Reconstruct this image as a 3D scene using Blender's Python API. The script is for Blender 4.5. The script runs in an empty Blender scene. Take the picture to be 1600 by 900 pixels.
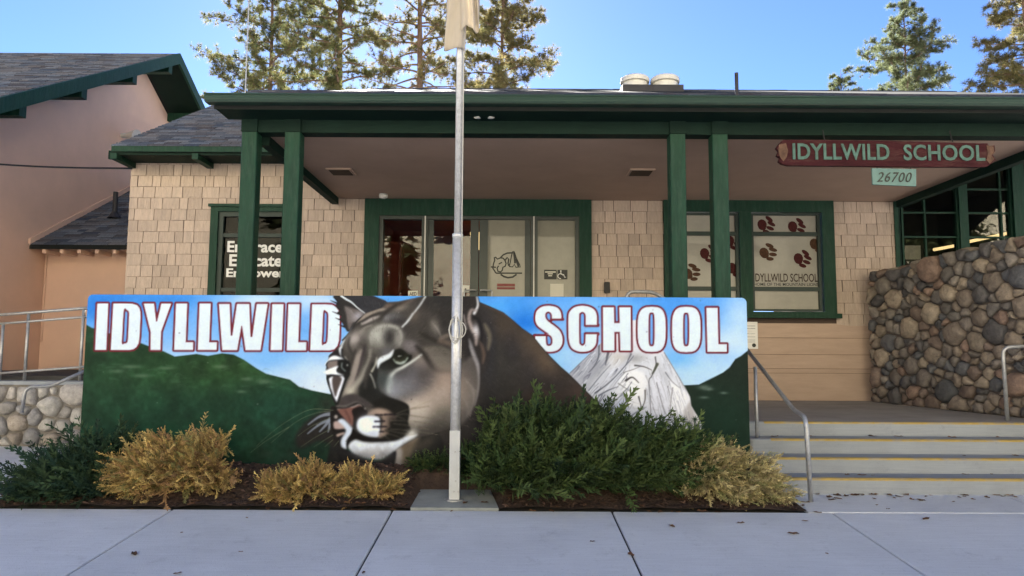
import bpy, math, random
import numpy as np
from mathutils import Vector, Matrix
R = math.radians
scene = bpy.context.scene
# ------------------------------------------------------------------ camera, sky, sun, exposure
CAM = Vector((0.0, 0.0, 1.30)); FPX = 1120.0; PITCH = R(5.11); ROLL = R(0.30)
cam_data = bpy.data.cameras.new('camera'); cam = bpy.data.objects.new('camera', cam_data); scene.collection.objects.link(cam)
cam_data.sensor_width = 36.0; cam_data.lens = 36.0*FPX/1600.0; cam_data.clip_start = .05; cam_data.clip_end = 3000
CROT = Matrix.Rotation(R(90)+PITCH, 3, 'X') @ Matrix.Rotation(ROLL, 3, 'Z')
cam.location = CAM; cam.rotation_euler = CROT.to_euler(); scene.camera = cam
SUN_EL, SUN_AZ = R(27.5), R(-10.0)          # azimuth measured from +Y towards +X
world = bpy.data.worlds.new('World'); scene.world = world; world.use_nodes = True
wn = world.node_tree.nodes; wl = world.node_tree.links
sky = wn.new('ShaderNodeTexSky'); sky.sky_type = 'NISHITA'; sky.sun_disc = False
sky.sun_elevation = SUN_EL; sky.sun_rotation = SUN_AZ; sky.altitude = 1600; sky.air_density = 0.37; sky.dust_density = 0.14; sky.ozone_density = 5.0
wl.new(sky.outputs[0], wn['Background'].inputs[0]); wn['Background'].inputs[1].default_value = 0.05
sun_data = bpy.data.lights.new('sun', 'SUN'); sun_data.energy = 5.0; sun_data.angle = R(.53); sun_data.color = (1.0, .95, .88)
sun = bpy.data.objects.new('sun', sun_data); scene.collection.objects.link(sun)
SDIR = Vector((math.sin(SUN_AZ)*math.cos(SUN_EL), math.cos(SUN_AZ)*math.cos(SUN_EL), math.sin(SUN_EL)))
sun.rotation_euler = SDIR.to_track_quat('Z', 'Y').to_euler(); sun.location = SDIR*60
scene.view_settings.view_transform = 'Standard'; scene.view_settings.look = 'None'; scene.view_settings.exposure = 3.35; scene.view_settings.gamma = 1
scene.render.engine = 'CYCLES'; scene.cycles.max_bounces = 8; scene.cycles.transparent_max_bounces = 12

# ------------------------------------------------------------------ helpers
col = scene.collection
def ray(px, py): return CROT @ Vector(((px-800)/FPX, (450-py)/FPX, -1.0))
def P(px, py, Y):            # the point of the world at distance Y that stands at that place of the photograph
    d = ray(px, py); return CAM + d*(Y/d.y)
def PX(px, py, X):
    d = ray(px, py); return CAM + d*(X/d.x)
def PZ(px, py, z):
    d = ray(px, py); return CAM + d*((z-CAM.z)/d.z)
def srgb(r, g, b): return tuple(((c/255)/12.92 if c/255 <= .04045 else ((c/255+.055)/1.055)**2.4) for c in (r, g, b))
class MB:
    def __init__(s): s.v = []; s.f = []
    def add(s, v, f):
        n = len(s.v); s.v += [tuple(p) for p in v]; s.f += [tuple(i+n for i in q) for q in f]; return s
    def box(s, x0, x1, y0, y1, z0, z1):
        v = [(x0,y0,z0),(x1,y0,z0),(x1,y1,z0),(x0,y1,z0),(x0,y0,z1),(x1,y0,z1),(x1,y1,z1),(x0,y1,z1)]
        return s.add(v, [(0,3,2,1),(4,5,6,7),(0,1,5,4),(1,2,6,5),(2,3,7,6),(3,0,4,7)])
    def hexa(s, v): return s.add(v, [(0,3,2,1),(4,5,6,7),(0,1,5,4),(1,2,6,5),(2,3,7,6),(3,0,4,7)])
    def bevbox(s, x0, x1, y0, y1, z0, z1, b):      # box whose vertical and top edges are chamfered
        o = [(x0+b,y0),(x1-b,y0),(x1,y0+b),(x1,y1-b),(x1-b,y1),(x0+b,y1),(x0,y1-b),(x0,y0+b)]
        i = [(x0+2*b,y0+b),(x1-2*b,y0+b),(x1-b,y0+2*b),(x1-b,y1-2*b),(x1-2*b,y1-b),(x0+2*b,y1-b),(x0+b,y1-2*b),(x0+b,y0+2*b)]
        v = [(x,y,z0) for x,y in o]+[(x,y,z1-b) for x,y in o]+[(x,y,z1) for x,y in i]
        f = [tuple(range(7,-1,-1)), tuple(range(16,24))]
        for k in range(8):
            q = (k+1)%8; f += [(k,q,8+q,8+k),(8+k,8+q,16+q,16+k)]
        return s.add(v, f)
    def prism(s, pts, y0, y1):                      # polygon in XZ (counter-clockwise seen from -Y) pushed through Y
        n = len(pts); v = [(x,y0,z) for x,z in pts]+[(x,y1,z) for x,z in pts]
        return s.add(v, [tuple(range(n)), tuple(range(2*n-1,n-1,-1))]+[((k+1)%n,k,n+k,n+(k+1)%n) for k in range(n)])
    def prismx(s, pts, x0, x1):                     # polygon in YZ pushed through X
        n = len(pts); v = [(x0,y,z) for y,z in pts]+[(x1,y,z) for y,z in pts]
        return s.add(v, [tuple(range(n)), tuple(range(2*n-1,n-1,-1))]+[((k+1)%n,k,n+k,n+(k+1)%n) for k in range(n)])
    def prismz(s, pts, z0, z1):
        n = len(pts); v = [(x,y,z0) for x,y in pts]+[(x,y,z1) for x,y in pts]
        return s.add(v, [tuple(range(n-1,-1,-1)), tuple(range(n,2*n))]+[(k,(k+1)%n,n+(k+1)%n,n+k) for k in range(n)])
    def tube(s, pts, r, n=8, r1=None, cap=True):
        pts = [Vector(p) for p in pts]; m = len(pts); v = []; f = []
        up = Vector((0,0,1))
        t0 = (pts[1]-pts[0]).normalized(); a = t0.cross(up)
        if a.length < .05: a = t0.cross(Vector((1,0,0)))
        a.normalize()
        for i, p in enumerate(pts):
            t = (pts[min(i+1,m-1)]-pts[max(i-1,0)]).normalized()
            a = (a - t*a.dot(t)).normalized(); b = t.cross(a)
            rr = (r[i] if isinstance(r, (list,tuple)) else (r if r1 is None else r+(r1-r)*i/(m-1)))
            for k in range(n):
                an = 2*math.pi*k/n; v.append(p+a*(rr*math.cos(an))+b*(rr*math.sin(an)))
        for i in range(m-1):
            for k in range(n):
                q = (k+1)%n; f.append((i*n+k, i*n+q, (i+1)*n+q, (i+1)*n+k))
        if cap: f += [tuple(range(n-1,-1,-1)), tuple(range((m-1)*n, m*n))]
        return s.add(v, f)
    def lathe(s, prof, c, n=20):                    # profile of (radius, z)
        v = []; f = []; m = len(prof)
        for r, z in prof:
            for k in range(n):
                an = 2*math.pi*k/n; v.append((c[0]+r*math.cos(an), c[1]+r*math.sin(an), c[2]+z))
        for i in range(m-1):
            for k in range(n):
                q = (k+1)%n; f.append((i*n+k,i*n+q,(i+1)*n+q,(i+1)*n+k))
        f += [tuple(range(n-1,-1,-1)), tuple(range((m-1)*n,m*n))]
        return s.add(v, f)
    def ribbon(s, pts, w, y):                       # flat stroke in the XZ plane at depth y
        pts = [Vector((p[0],p[1])) for p in pts]; m = len(pts); v = []
        for i, p in enumerate(pts):
            t = (pts[min(i+1,m-1)]-pts[max(i-1,0)]).normalized(); nn = Vector((-t.y,t.x))*(w/2)
            v += [(p.x+nn.x,y,p.y+nn.y),(p.x-nn.x,y,p.y-nn.y)]
        return s.add(v, [(2*i,2*i+1,2*i+3,2*i+2) for i in range(m-1)])
    def build(s, name, mat, parent=None, smooth=False):
        me = bpy.data.meshes.new(name); me.from_pydata(s.v, [], s.f); me.update()
        return link(name, me, mat, parent, smooth)
def link(name, me, mat, parent=None, smooth=False):
    if mat is not None and not me.materials: me.materials.append(mat)
    if smooth: me.polygons.foreach_set('use_smooth', [True]*len(me.polygons))
    o = bpy.data.objects.new(name, me); col.objects.link(o)
    if parent is not None: attach(o, parent)
    return o
def world_of(o): return (world_of(o.parent) @ o.matrix_parent_inverse @ o.matrix_basis) if o.parent else o.matrix_basis.copy()
def attach(o, parent):
    o.parent = parent; o.matrix_parent_inverse = world_of(parent).inverted()
def tag(o, label, cat, group=None, kind=None):
    if label: o['label'] = label
    if cat: o['category'] = cat
    if group: o['group'] = group
    if kind: o['kind'] = kind
    return o
def thing(name, loc, label, cat, group=None):
    o = bpy.data.objects.new(name, None); col.objects.link(o); o.location = loc; o.empty_display_size = .2
    return tag(o, label, cat, group)
def struct(o): o['kind'] = 'structure'; return o
def raw_mesh(name, verts, faces_flat, nper, mat, parent=None, colors=None, smooth=False):
    verts = np.asarray(verts, np.float32); faces_flat = np.asarray(faces_flat, np.int32); nf = len(faces_flat)//nper
    me = bpy.data.meshes.new(name); me.vertices.add(len(verts)); me.vertices.foreach_set('co', verts.ravel())
    me.loops.add(len(faces_flat)); me.loops.foreach_set('vertex_index', faces_flat.ravel())
    me.polygons.add(nf); me.polygons.foreach_set('loop_start', np.arange(nf, dtype=np.int32)*nper)
    if colors is not None:
        a = me.color_attributes.new('Col', 'FLOAT_COLOR', 'POINT'); a.data.foreach_set('color', np.asarray(colors, np.float32).ravel())
    me.update(calc_edges=True); me.validate()
    return link(name, me, mat, parent, smooth)

# ------------------------------------------------------------------ materials
def mat(name, c, rough=.7, var=.12, scale=6., bump=0., bscale=60., metal=0., spec=.35, rand=0., coat=0., attr=False, stretch=(1,1,1), stain=None, stain_scale=1.5, stain_amt=.4):
    m = bpy.data.materials.new(name); m.use_nodes = True; N = m.node_tree.nodes; L = m.node_tree.links
    b = N['Principled BSDF']; b.inputs['Roughness'].default_value = rough; b.inputs['Metallic'].default_value = metal
    b.inputs['Specular IOR Level'].default_value = spec; b.inputs['Coat Weight'].default_value = coat; b.inputs['Coat Roughness'].default_value = .04
    tc = N.new('ShaderNodeTexCoord'); mp = N.new('ShaderNodeMapping'); mp.inputs['Scale'].default_value = stretch; L.new(tc.outputs['Object'], mp.inputs[0])
    vec = mp.outputs[0]
    oi = N.new('ShaderNodeObjectInfo')
    if rand:
        ad = N.new('ShaderNodeVectorMath'); ad.operation = 'ADD'; sc = N.new('ShaderNodeVectorMath'); sc.operation = 'SCALE'
        cb = N.new('ShaderNodeCombineXYZ'); L.new(oi.outputs['Random'], cb.inputs[0]); L.new(oi.outputs['Random'], cb.inputs[1]); L.new(oi.outputs['Random'], cb.inputs[2])
        L.new(cb.outputs[0], sc.inputs[0]); sc.inputs['Scale'].default_value = 37.; L.new(vec, ad.inputs[0]); L.new(sc.outputs[0], ad.inputs[1]); vec = ad.outputs[0]
    n1 = N.new('ShaderNodeTexNoise'); n1.inputs['Scale'].default_value = scale; n1.inputs['Detail'].default_value = 6; n1.inputs['Roughness'].default_value = .65; L.new(vec, n1.inputs['Vector'])
    mr = N.new('ShaderNodeMapRange'); mr.inputs['From Min'].default_value = .3; mr.inputs['From Max'].default_value = .7; mr.inputs['To Min'].default_value = 1-var; mr.inputs['To Max'].default_value = 1+var; L.new(n1.outputs['Fac'], mr.inputs['Value'])
    val = mr.outputs[0]
    if rand:
        m2 = N.new('ShaderNodeMapRange'); m2.inputs['To Min'].default_value = 1-rand; m2.inputs['To Max'].default_value = 1+rand; L.new(oi.outputs['Random'], m2.inputs['Value'])
        mu = N.new('ShaderNodeMath'); mu.operation = 'MULTIPLY'; L.new(val, mu.inputs[0]); L.new(m2.outputs[0], mu.inputs[1]); val = mu.outputs[0]
    if attr:
        at = N.new('ShaderNodeAttribute'); at.attribute_name = 'Col'; src = at.outputs['Color']
    else:
        rg = N.new('ShaderNodeRGB'); rg.outputs[0].default_value = (*c, 1); src = rg.outputs[0]
    vm = N.new('ShaderNodeVectorMath'); vm.operation = 'SCALE'; L.new(src, vm.inputs[0]); L.new(val, vm.inputs['Scale']); out = vm.outputs[0]
    if stain:
        n2 = N.new('ShaderNodeTexNoise'); n2.inputs['Scale'].default_value = stain_scale; n2.inputs['Detail'].default_value = 9; n2.inputs['Roughness'].default_value = .7; L.new(vec, n2.inputs['Vector'])
        r2 = N.new('ShaderNodeMapRange'); r2.inputs['From Min'].default_value = .48; r2.inputs['From Max'].default_value = .72; r2.inputs['To Max'].default_value = stain_amt; L.new(n2.outputs['Fac'], r2.inputs['Value'])
        mx = N.new('ShaderNodeMix'); mx.data_type = 'RGBA'; L.new(r2.outputs[0], mx.inputs[0]); L.new(out, mx.inputs[6]); mx.inputs[7].default_value = (*stain, 1); out = mx.outputs[2]
    L.new(out, b.inputs['Base Color'])
    if bump:
        n3 = N.new('ShaderNodeTexNoise'); n3.inputs['Scale'].default_value = bscale; n3.inputs['Detail'].default_value = 5; L.new(vec, n3.inputs['Vector'])
        bp = N.new('ShaderNodeBump'); bp.inputs['Strength'].default_value = bump; bp.inputs['Distance'].default_value = .02; L.new(n3.outputs['Fac'], bp.inputs['Height']); L.new(bp.outputs[0], b.inputs['Normal'])
    return m
def leafmat(name, trans=.35, rough=.6):
    m = bpy.data.materials.new(name); m.use_nodes = True; N = m.node_tree.nodes; L = m.node_tree.links
    b = N['Principled BSDF']; b.inputs['Roughness'].default_value = rough; b.inputs['Specular IOR Level'].default_value = .25
    at = N.new('ShaderNodeAttribute'); at.attribute_name = 'Col'; L.new(at.outputs['Color'], b.inputs['Base Color'])
    t = N.new('ShaderNodeBsdfTranslucent'); L.new(at.outputs['Color'], t.inputs[0]); mx = N.new('ShaderNodeMixShader'); mx.inputs[0].default_value = trans
    L.new(b.outputs[0], mx.inputs[1]); L.new(t.outputs[0], mx.inputs[2]); L.new(mx.outputs[0], N['Material Output'].inputs[0]); return m
def glassmat(name, tint=(.75,.78,.76), ior=1.75):
    m = bpy.data.materials.new(name); m.use_nodes = True; N = m.node_tree.nodes; L = m.node_tree.links; N.remove(N['Principled BSDF'])
    tr = N.new('ShaderNodeBsdfTransparent'); tr.inputs[0].default_value = (*tint, 1); gl = N.new('ShaderNodeBsdfGlossy'); gl.inputs['Roughness'].default_value = .015
    nz = N.new('ShaderNodeTexNoise'); nz.inputs['Scale'].default_value = 1.6; tc = N.new('ShaderNodeTexCoord'); L.new(tc.outputs['Object'], nz.inputs['Vector'])
    bp = N.new('ShaderNodeBump'); bp.inputs['Strength'].default_value = .02; bp.inputs['Distance'].default_value = .05; L.new(nz.outputs['Fac'], bp.inputs['Height']); L.new(bp.outputs[0], gl.inputs['Normal'])
    fr = N.new('ShaderNodeFresnel'); fr.inputs[0].default_value = ior; mx = N.new('ShaderNodeMixShader'); L.new(fr.outputs[0], mx.inputs[0]); L.new(tr.outputs[0], mx.inputs[1]); L.new(gl.outputs[0], mx.inputs[2]); L.new(mx.outputs[0], N['Material Output'].inputs[0]); return m
def glow(name, c, s):
    m = bpy.data.materials.new(name); m.use_nodes = True; b = m.node_tree.nodes['Principled BSDF']; b.inputs['Base Color'].default_value = (*c,1)
    b.inputs['Emission Color'].default_value = (*c,1); b.inputs['Emission Strength'].default_value = s; return m
def mixmat(name, c1, c2, scale, rough=.8, bump=.3, lo=.4, hi=.6, stretch=(1,1,1), detail=8):
    m = bpy.data.materials.new(name); m.use_nodes = True; N = m.node_tree.nodes; L = m.node_tree.links; b = N['Principled BSDF']; b.inputs['Roughness'].default_value = rough; b.inputs['Specular IOR Level'].default_value = .25
    tc = N.new('ShaderNodeTexCoord'); mp = N.new('ShaderNodeMapping'); mp.inputs['Scale'].default_value = stretch; L.new(tc.outputs['Object'], mp.inputs[0])
    n = N.new('ShaderNodeTexNoise'); n.inputs['Scale'].default_value = scale; n.inputs['Detail'].default_value = detail; n.inputs['Roughness'].default_value = .7; L.new(mp.outputs[0], n.inputs['Vector'])
    cr = N.new('ShaderNodeValToRGB'); cr.color_ramp.elements[0].position = lo; cr.color_ramp.elements[1].position = hi; cr.color_ramp.elements[0].color = (*c1,1); cr.color_ramp.elements[1].color = (*c2,1)
    L.new(n.outputs['Fac'], cr.inputs[0]); L.new(cr.outputs[0], b.inputs['Base Color'])
    bp = N.new('ShaderNodeBump'); bp.inputs['Strength'].default_value = bump; bp.inputs['Distance'].default_value = .02; L.new(n.outputs['Fac'], bp.inputs['Height']); L.new(bp.outputs[0], b.inputs['Normal']); return m
GREEN = (.008,.041,.024)
M = {}
def concrete_mat(name, c, dark):
    m = mat(name, c, .85, .07, .8, .22, 110, stain=dark, stain_scale=.7, stain_amt=.55); N = m.node_tree.nodes; L = m.node_tree.links; b = N['Principled BSDF']; src = b.inputs['Base Color'].links[0].from_socket
    tc = N.new('ShaderNodeTexCoord'); g = N.new('ShaderNodeNewGeometry')
    mp = N.new('ShaderNodeMapping'); mp.inputs['Scale'].default_value = (1.2,26,26); L.new(g.outputs['Position'], mp.inputs[0])          # broom marks
    n = N.new('ShaderNodeTexNoise'); n.inputs['Scale'].default_value = 3; n.inputs['Detail'].default_value = 4; L.new(mp.outputs[0], n.inputs['Vector'])
    r1 = N.new('ShaderNodeMapRange'); r1.inputs['From Min'].default_value = .3; r1.inputs['From Max'].default_value = .7; r1.inputs['To Min'].default_value = .94; r1.inputs['To Max'].default_value = 1.05; L.new(n.outputs['Fac'], r1.inputs['Value'])
    n2 = N.new('ShaderNodeTexNoise'); n2.inputs['Scale'].default_value = 130; n2.inputs['Detail'].default_value = 2; L.new(g.outputs['Position'], n2.inputs['Vector'])                                     # aggregate specks
    r2 = N.new('ShaderNodeMapRange'); r2.inputs['From Min'].default_value = .62; r2.inputs['From Max'].default_value = .72; r2.inputs['To Min'].default_value = 1.; r2.inputs['To Max'].default_value = .72; L.new(n2.outputs['Fac'], r2.inputs['Value'])
    n3 = N.new('ShaderNodeTexNoise'); n3.inputs['Scale'].default_value = 5; n3.inputs['Detail'].default_value = 10; n3.inputs['Roughness'].default_value = .8; L.new(g.outputs['Position'], n3.inputs['Vector'])       # blotches
    r3 = N.new('ShaderNodeMapRange'); r3.inputs['From Min'].default_value = .56; r3.inputs['From Max'].default_value = .74; r3.inputs['To Min'].default_value = 1.; r3.inputs['To Max'].default_value = .74; L.new(n3.outputs['Fac'], r3.inputs['Value'])
    oi = N.new('ShaderNodeObjectInfo'); r4 = N.new('ShaderNodeMapRange'); r4.inputs['To Min'].default_value = .95; r4.inputs['To Max'].default_value = 1.05; L.new(oi.outputs['Random'], r4.inputs['Value'])
    val = r1.outputs[0]
    for q in (r2,r3,r4): mu = N.new('ShaderNodeMath'); mu.operation = 'MULTIPLY'; L.new(val, mu.inputs[0]); L.new(q.outputs[0], mu.inputs[1]); val = mu.outputs[0]
    sc = N.new('ShaderNodeVectorMath'); sc.operation = 'SCALE'; L.new(src, sc.inputs[0]); L.new(val, sc.inputs['Scale']); L.new(sc.outputs[0], b.inputs['Base Color']); return m
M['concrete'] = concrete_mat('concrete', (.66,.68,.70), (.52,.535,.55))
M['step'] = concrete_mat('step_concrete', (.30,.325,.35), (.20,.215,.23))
M['porch'] = mat('porch_concrete', (.30,.29,.28), .8, .12, 2, .2, 80, stain=(.18,.17,.17), stain_scale=1.4, stain_amt=.6)
M['joint'] = mat('joint_dark', (.05,.05,.05), .95)
M['bouncestreet'] = mat('street_bounce', (.42,.40,.37), .9, .1, .3, .2, 20)  # unseen street, made pale to bounce sunlight onto the shaded front
M['asphalt'] = mat('asphalt', (.055,.055,.055), .9, .2, 3, .4, 150)
M['earth'] = mat('bed_earth', (.055,.036,.027), .95, .35, 9, .8, 40)
M['yellow'] = mat('yellow_paint', (.42,.30,.085), .7, .15, 8, .1, 60, stain=(.30,.30,.29), stain_scale=5, stain_amt=1.)
M['green'] = mat('green_paint', GREEN, .55, .22, 7, .3, 30, stretch=(3,3,.5), stain=(.030,.062,.046), stain_scale=9, stain_amt=.7, spec=.2)
M['green2'] = mat('gutter_green', (.016,.044,.031), .5, .10, 4, .05, 40, spec=.5)
M['darkgreen'] = mat('beam_green', (.0055,.019,.0135), .7, .15, 4, .15, 50, spec=.15)
M['soffit'] = mat('soffit_tan', (.42,.30,.235), .85, .06, 2, .06, 120, stain=(.33,.24,.19), stain_scale=.8, stain_amt=.4)
M['shingle'] = mat('wall_shingle', (.485,.39,.32), .85, .12, 9, .5, 26, rand=.13, stretch=(4,4,.6), stain=(.36,.30,.255), stain_scale=3, stain_amt=.55)
M['wallback'] = mat('wall_backing', (.07,.05,.04), .9)
M['board'] = mat('siding_board', (.43,.32,.25), .8, .08, 5, .2, 30, rand=.05, stretch=(.5,3,3))
M['pink'] = mat('pink_stucco', (.76,.52,.40), .92, .05, 1.4, .35, 130, stain=(.66,.455,.355), stain_scale=.6, stain_amt=.5)
M['roof'] = mat('roof_shingle', (.115,.115,.125), 1., .3, 40, .12, 160, attr=True, spec=.0)
M['roofbase'] = mat('roof_felt', (.022,.024,.024), .95, spec=.05)
M['frame'] = mat('door_frame', (.030,.042,.038), .45, .12, 6, .05, 50, spec=.5)
M['winframe'] = mat('window_frame', (.020,.036,.030), .5, .12, 6)
M['glass'] = glassmat('glass', (.8,.8,.78), 1.48); M['darkglass'] = glassmat('dark_glass', (.6,.6,.6), 1.22)
M['film'] = mat('window_film', (.30,.29,.25), .4, .06, 9, coat=.25, stain=(.27,.265,.235), stain_scale=5, stain_amt=.5)
M['doorfilm'] = mat('door_film', (.20,.195,.155), .4, .08, 7, coat=.5)
M['paw'] = mat('paw_print', (.055,.012,.012), .6, .35, 30, spec=.1)
M['pawreflect'] = mat('paw_print_reflect', (.070,.035,.020), .6, .4, 40, spec=.1)  # same print, with a reflection tint of the glass painted into its colour
M['inkdark'] = mat('dark_print', (.045,.030,.022), .6, spec=.1)
M['inkblack'] = mat('black_print', (.018,.020,.018), .45)
M['inkred'] = mat('red_print', (.20,.05,.045), .5)
M['white'] = mat('white_vinyl', (.72,.72,.70), .5, .05)
M['whitemetal'] = mat('white_metal', (.62,.61,.57), .45, .08, 5, stain=(.42,.38,.30), stain_scale=4, stain_amt=.4)
M['paper'] = mat('paper', (.62,.60,.52), .7, .05)
M['steel'] = mat('galvanised_steel', (.42,.43,.44), .45, .18, 24, .05, 80, metal=.55, spec=.5, stain=(.24,.23,.22), stain_scale=9, stain_amt=.5)
M['pole'] = mat('pole_aluminium', (.60,.61,.62), .42, .13, 30, .06, 90, metal=.45, spec=.5, stain=(.32,.32,.31), stain_scale=24, stain_amt=.5)
M['rope'] = mat('rope', (.42,.41,.38), .9, .15, 60)
M['black'] = mat('black_metal', (.016,.016,.018), .5, .2)
M['pipe'] = mat('vent_pipe', (.030,.030,.036), .6, .2)
M['maroon'] = mat('maroon_board', (.042,.010,.013), .7, .3, 5, .35, 25, stretch=(.6,3,3), stain=(.085,.045,.038), stain_scale=7, stain_amt=.6, spec=.1)
M['barewood'] = mat('bare_wood', (.11,.062,.042), .9, .4, 14, .6, 30)
M['teal'] = mat('teal_paint', (.085,.155,.132), .75, .2, 12, spec=.1, stain=(.06,.06,.05), stain_scale=14, stain_amt=.6)
M['teal2'] = mat('number_board', (.14,.225,.205), .75, .12, 6, spec=.1)
M['mortar'] = mat('mortar', (.12,.10,.088), .95, .2, 14, .6, 60)
M['mortar2'] = mat('mortar_pale', (.22,.205,.19), .95, .2, 14, .6, 60)
M['room'] = mat('dark_interior', (.42,.10,.07), .9)
M['room2'] = mat('dim_interior', (.05,.05,.04), .9)
M['wood_in'] = mat('interior_wood', (.34,.20,.09), .7)
M['flag'] = None
M['bark'] = mat('pine_bark', (.125,.082,.06), .95, .35, 10, .9, 18, stretch=(1,1,.35))
M['twig'] = mat('shrub_wood', (.085,.055,.038), .95, .3, 12)
M['needle'] = leafmat('pine_needle', .5); M['juniper'] = leafmat('juniper_leaf', .22, .7)
M['leaf'] = mat('dry_leaf', (.12,.06,.03), .9, .5, 30)
M['mulch'] = mat('mulch_chip', (.10,.055,.035), .95, .4, 20, attr=True)
M['hill'] = mixmat('dry_hillside', (.27,.245,.17), (.46,.41,.30), .12, .95, .4, .35, .65)  # hill colour lightened so it throws sunlight back at the facade
M['lamp'] = glow('lamp_tube', (1.,.72,.34), .16)
M['muraledge'] = mat('mural_edge', (.035,.085,.062), .7, .15, 5)
M['muralface'] = mat('mural_paint', (1,1,1), .62, .035, 40, .12, 140, attr=True, spec=.12)
M['pad'] = mat('pad_concrete', (.24,.26,.255), .9, .15, 6, .3, 80)
M['channel'] = mat('painted_channel', (.50,.52,.53), .5, .1, 9, stain=(.34,.34,.33), stain_scale=18, stain_amt=.4)
MURAL_GAIN = (.95,1.01,1.10)
# ---------- painted mural: drawn with numpy brushes into a colour grid, later stored as vertex colours
PX0, PY0, PW, PH, PS = 118.0, 452.0, 1066.0, 308.0, 1.0
def paint_mural():
    Wn, Hn = int(PW*PS)+1, int(PH*PS)+1
    gx = PX0 + np.arange(Wn)/PS; gy = PY0 + np.arange(Hn)/PS
    X, Y = np.meshgrid(gx, gy)
    C = np.zeros((Hn, Wn, 3))
    rs = np.random.RandomState(5)
    def noise(cell, seed):
        r = np.random.RandomState(seed); n0 = int(PH/cell)+3; n1 = int(PW/cell)+3
        g = r.rand(n0, n1); u = (X-PX0)/cell; v = (Y-PY0)/cell
        iu = u.astype(int); iv = v.astype(int); fu = u-iu; fv = v-iv
        fu = fu*fu*(3-2*fu); fv = fv*fv*(3-2*fv)
        return (g[iv,iu]*(1-fu)+g[iv,iu+1]*fu)*(1-fv)+(g[iv+1,iu]*(1-fu)+g[iv+1,iu+1]*fu)*fv
    def fb(cell, seed): return .5*noise(cell,seed)+.3*noise(cell/2,seed+1)+.2*noise(cell/4,seed+2)
    def cr(p, closed=False, n=6):
        p = np.array(p, float); out = []; m = len(p)
        for i in range(m if closed else m-1):
            if closed: a,b,c,d = p[i-1],p[i],p[(i+1)%m],p[(i+2)%m]
            else: a,b,c,d = p[max(i-1,0)],p[i],p[i+1],p[min(i+2,m-1)]
            for k in range(n):
                t = k/n
                out.append(.5*((2*b)+(c-a)*t+(2*a-5*b+4*c-d)*t*t+(3*b-a-3*c+d)*t**3))
        if not closed: out.append(p[-1])
        return np.array(out)
    def window(p, pad):
        x0,y0 = p.min(0)-pad; x1,y1 = p.max(0)+pad
        i0=max(0,int((x0-PX0)*PS)); i1=min(Wn,int((x1-PX0)*PS)+2); j0=max(0,int((y0-PY0)*PS)); j1=min(Hn,int((y1-PY0)*PS)+2)
        return slice(j0,max(j0,j1)), slice(i0,max(i0,i1))
    def sdf(p, sl):
        x=X[sl]; y=Y[sl]; d=np.full(x.shape,1e9); ins=np.zeros(x.shape,bool); m=len(p)
        for i in range(m):
            ax,ay=p[i]; bx,by=p[(i+1)%m]; ex,ey=bx-ax,by-ay; L=ex*ex+ey*ey+1e-9
            t=np.clip(((x-ax)*ex+(y-ay)*ey)/L,0,1)
            d=np.minimum(d,(x-ax-t*ex)**2+(y-ay-t*ey)**2)
            if ay!=by: ins ^= ((ay>y)!=(by>y)) & (x < (bx-ax)*(y-ay)/(by-ay)+ax)
        d=np.sqrt(d); return np.where(ins,-d,d)
    clip = [None]
    def blend(sl, a, col):
        if clip[0] is not None: a = a*clip[0][sl]
        C[sl] = C[sl]*(1-a[...,None]) + np.array(col,float)*a[...,None]
    def poly(p, col, soft=.7, a=1., smooth=True, grow=0.):
        p = cr(p,True) if smooth else np.array(p,float)
        sl = window(p, soft+grow+2); d = sdf(p,sl)-grow
        t = np.clip(.5-d/(2*soft),0,1); t=t*t*(3-2*t); blend(sl, t*a, col)
    def stroke(p, col, w0, w1=None, soft=.7, a=1., smooth=True):
        w1 = w0 if w1 is None else w1
        p = cr(p) if smooth and len(p)>2 else np.array(p,float)
        sl = window(p, max(w0,w1)+soft+2); x=X[sl]; y=Y[sl]; best=np.full(x.shape,-1e9); n=len(p)-1
        for i in range(n):
            ax,ay=p[i]; bx,by=p[i+1]; ex,ey=bx-ax,by-ay; L=ex*ex+ey*ey+1e-9
            t=np.clip(((x-ax)*ex+(y-ay)*ey)/L,0,1); gt=(i+t)/n; w=w0+(w1-w0)*gt
            if soft>=1.5: w = w*(.25+.75*np.sqrt(np.clip(np.sin(np.pi*np.clip(gt,.02,.98)),0,1)))
            best=np.maximum(best, w/2-np.hypot(x-ax-t*ex,y-ay-t*ey))
        t=np.clip(.5+best/(2*soft),0,1); t=t*t*(3-2*t); blend(sl,t*a,col)
    def blob(c, r, col, a=1., rot=0., p=1.):
        R=max(r)*2.2; pts=np.array([[c[0]-R,c[1]-R],[c[0]+R,c[1]+R]]); sl=window(pts,0)
        x=X[sl]-c[0]; y=Y[sl]-c[1]; ca,sa=math.cos(rot),math.sin(rot)
        u=(x*ca+y*sa)/r[0]; v=(-x*sa+y*ca)/r[1]; blend(sl, a*np.exp(-(u*u+v*v)**p), col)
    def mask(p, smooth=False):
        p = cr(p,True) if smooth else np.array(p,float); full = (slice(0,Hn),slice(0,Wn)); d = sdf(p,full); clip[0] = np.clip(.5-d/1.6,0,1)
    def Z(ox,oy,s): return lambda *p: [(ox+q[0]/s, oy+q[1]/s) for q in p]
    z1=Z(500,450,8.571); z2=Z(600,450,6.667); z3=Z(490,540,8.571); z4=Z(490,630,6.667); z5=Z(600,540,6.667)
    z6=Z(720,455,5); z7=Z(870,530,5); zw=Z(400,560,6.43); za=Z(130,455,7.273); zb=Z(330,455,7.273); zc=Z(820,460,8.889); zd=Z(980,460,8)
    # ----- sky
    t = np.clip((Y-462)/130,0,1)[...,None]
    C[:] = np.array((96,160,224))*(1-t)+np.array((190,214,238))*t
    n = fb(70,3); n2 = fb(38,9)
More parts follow.
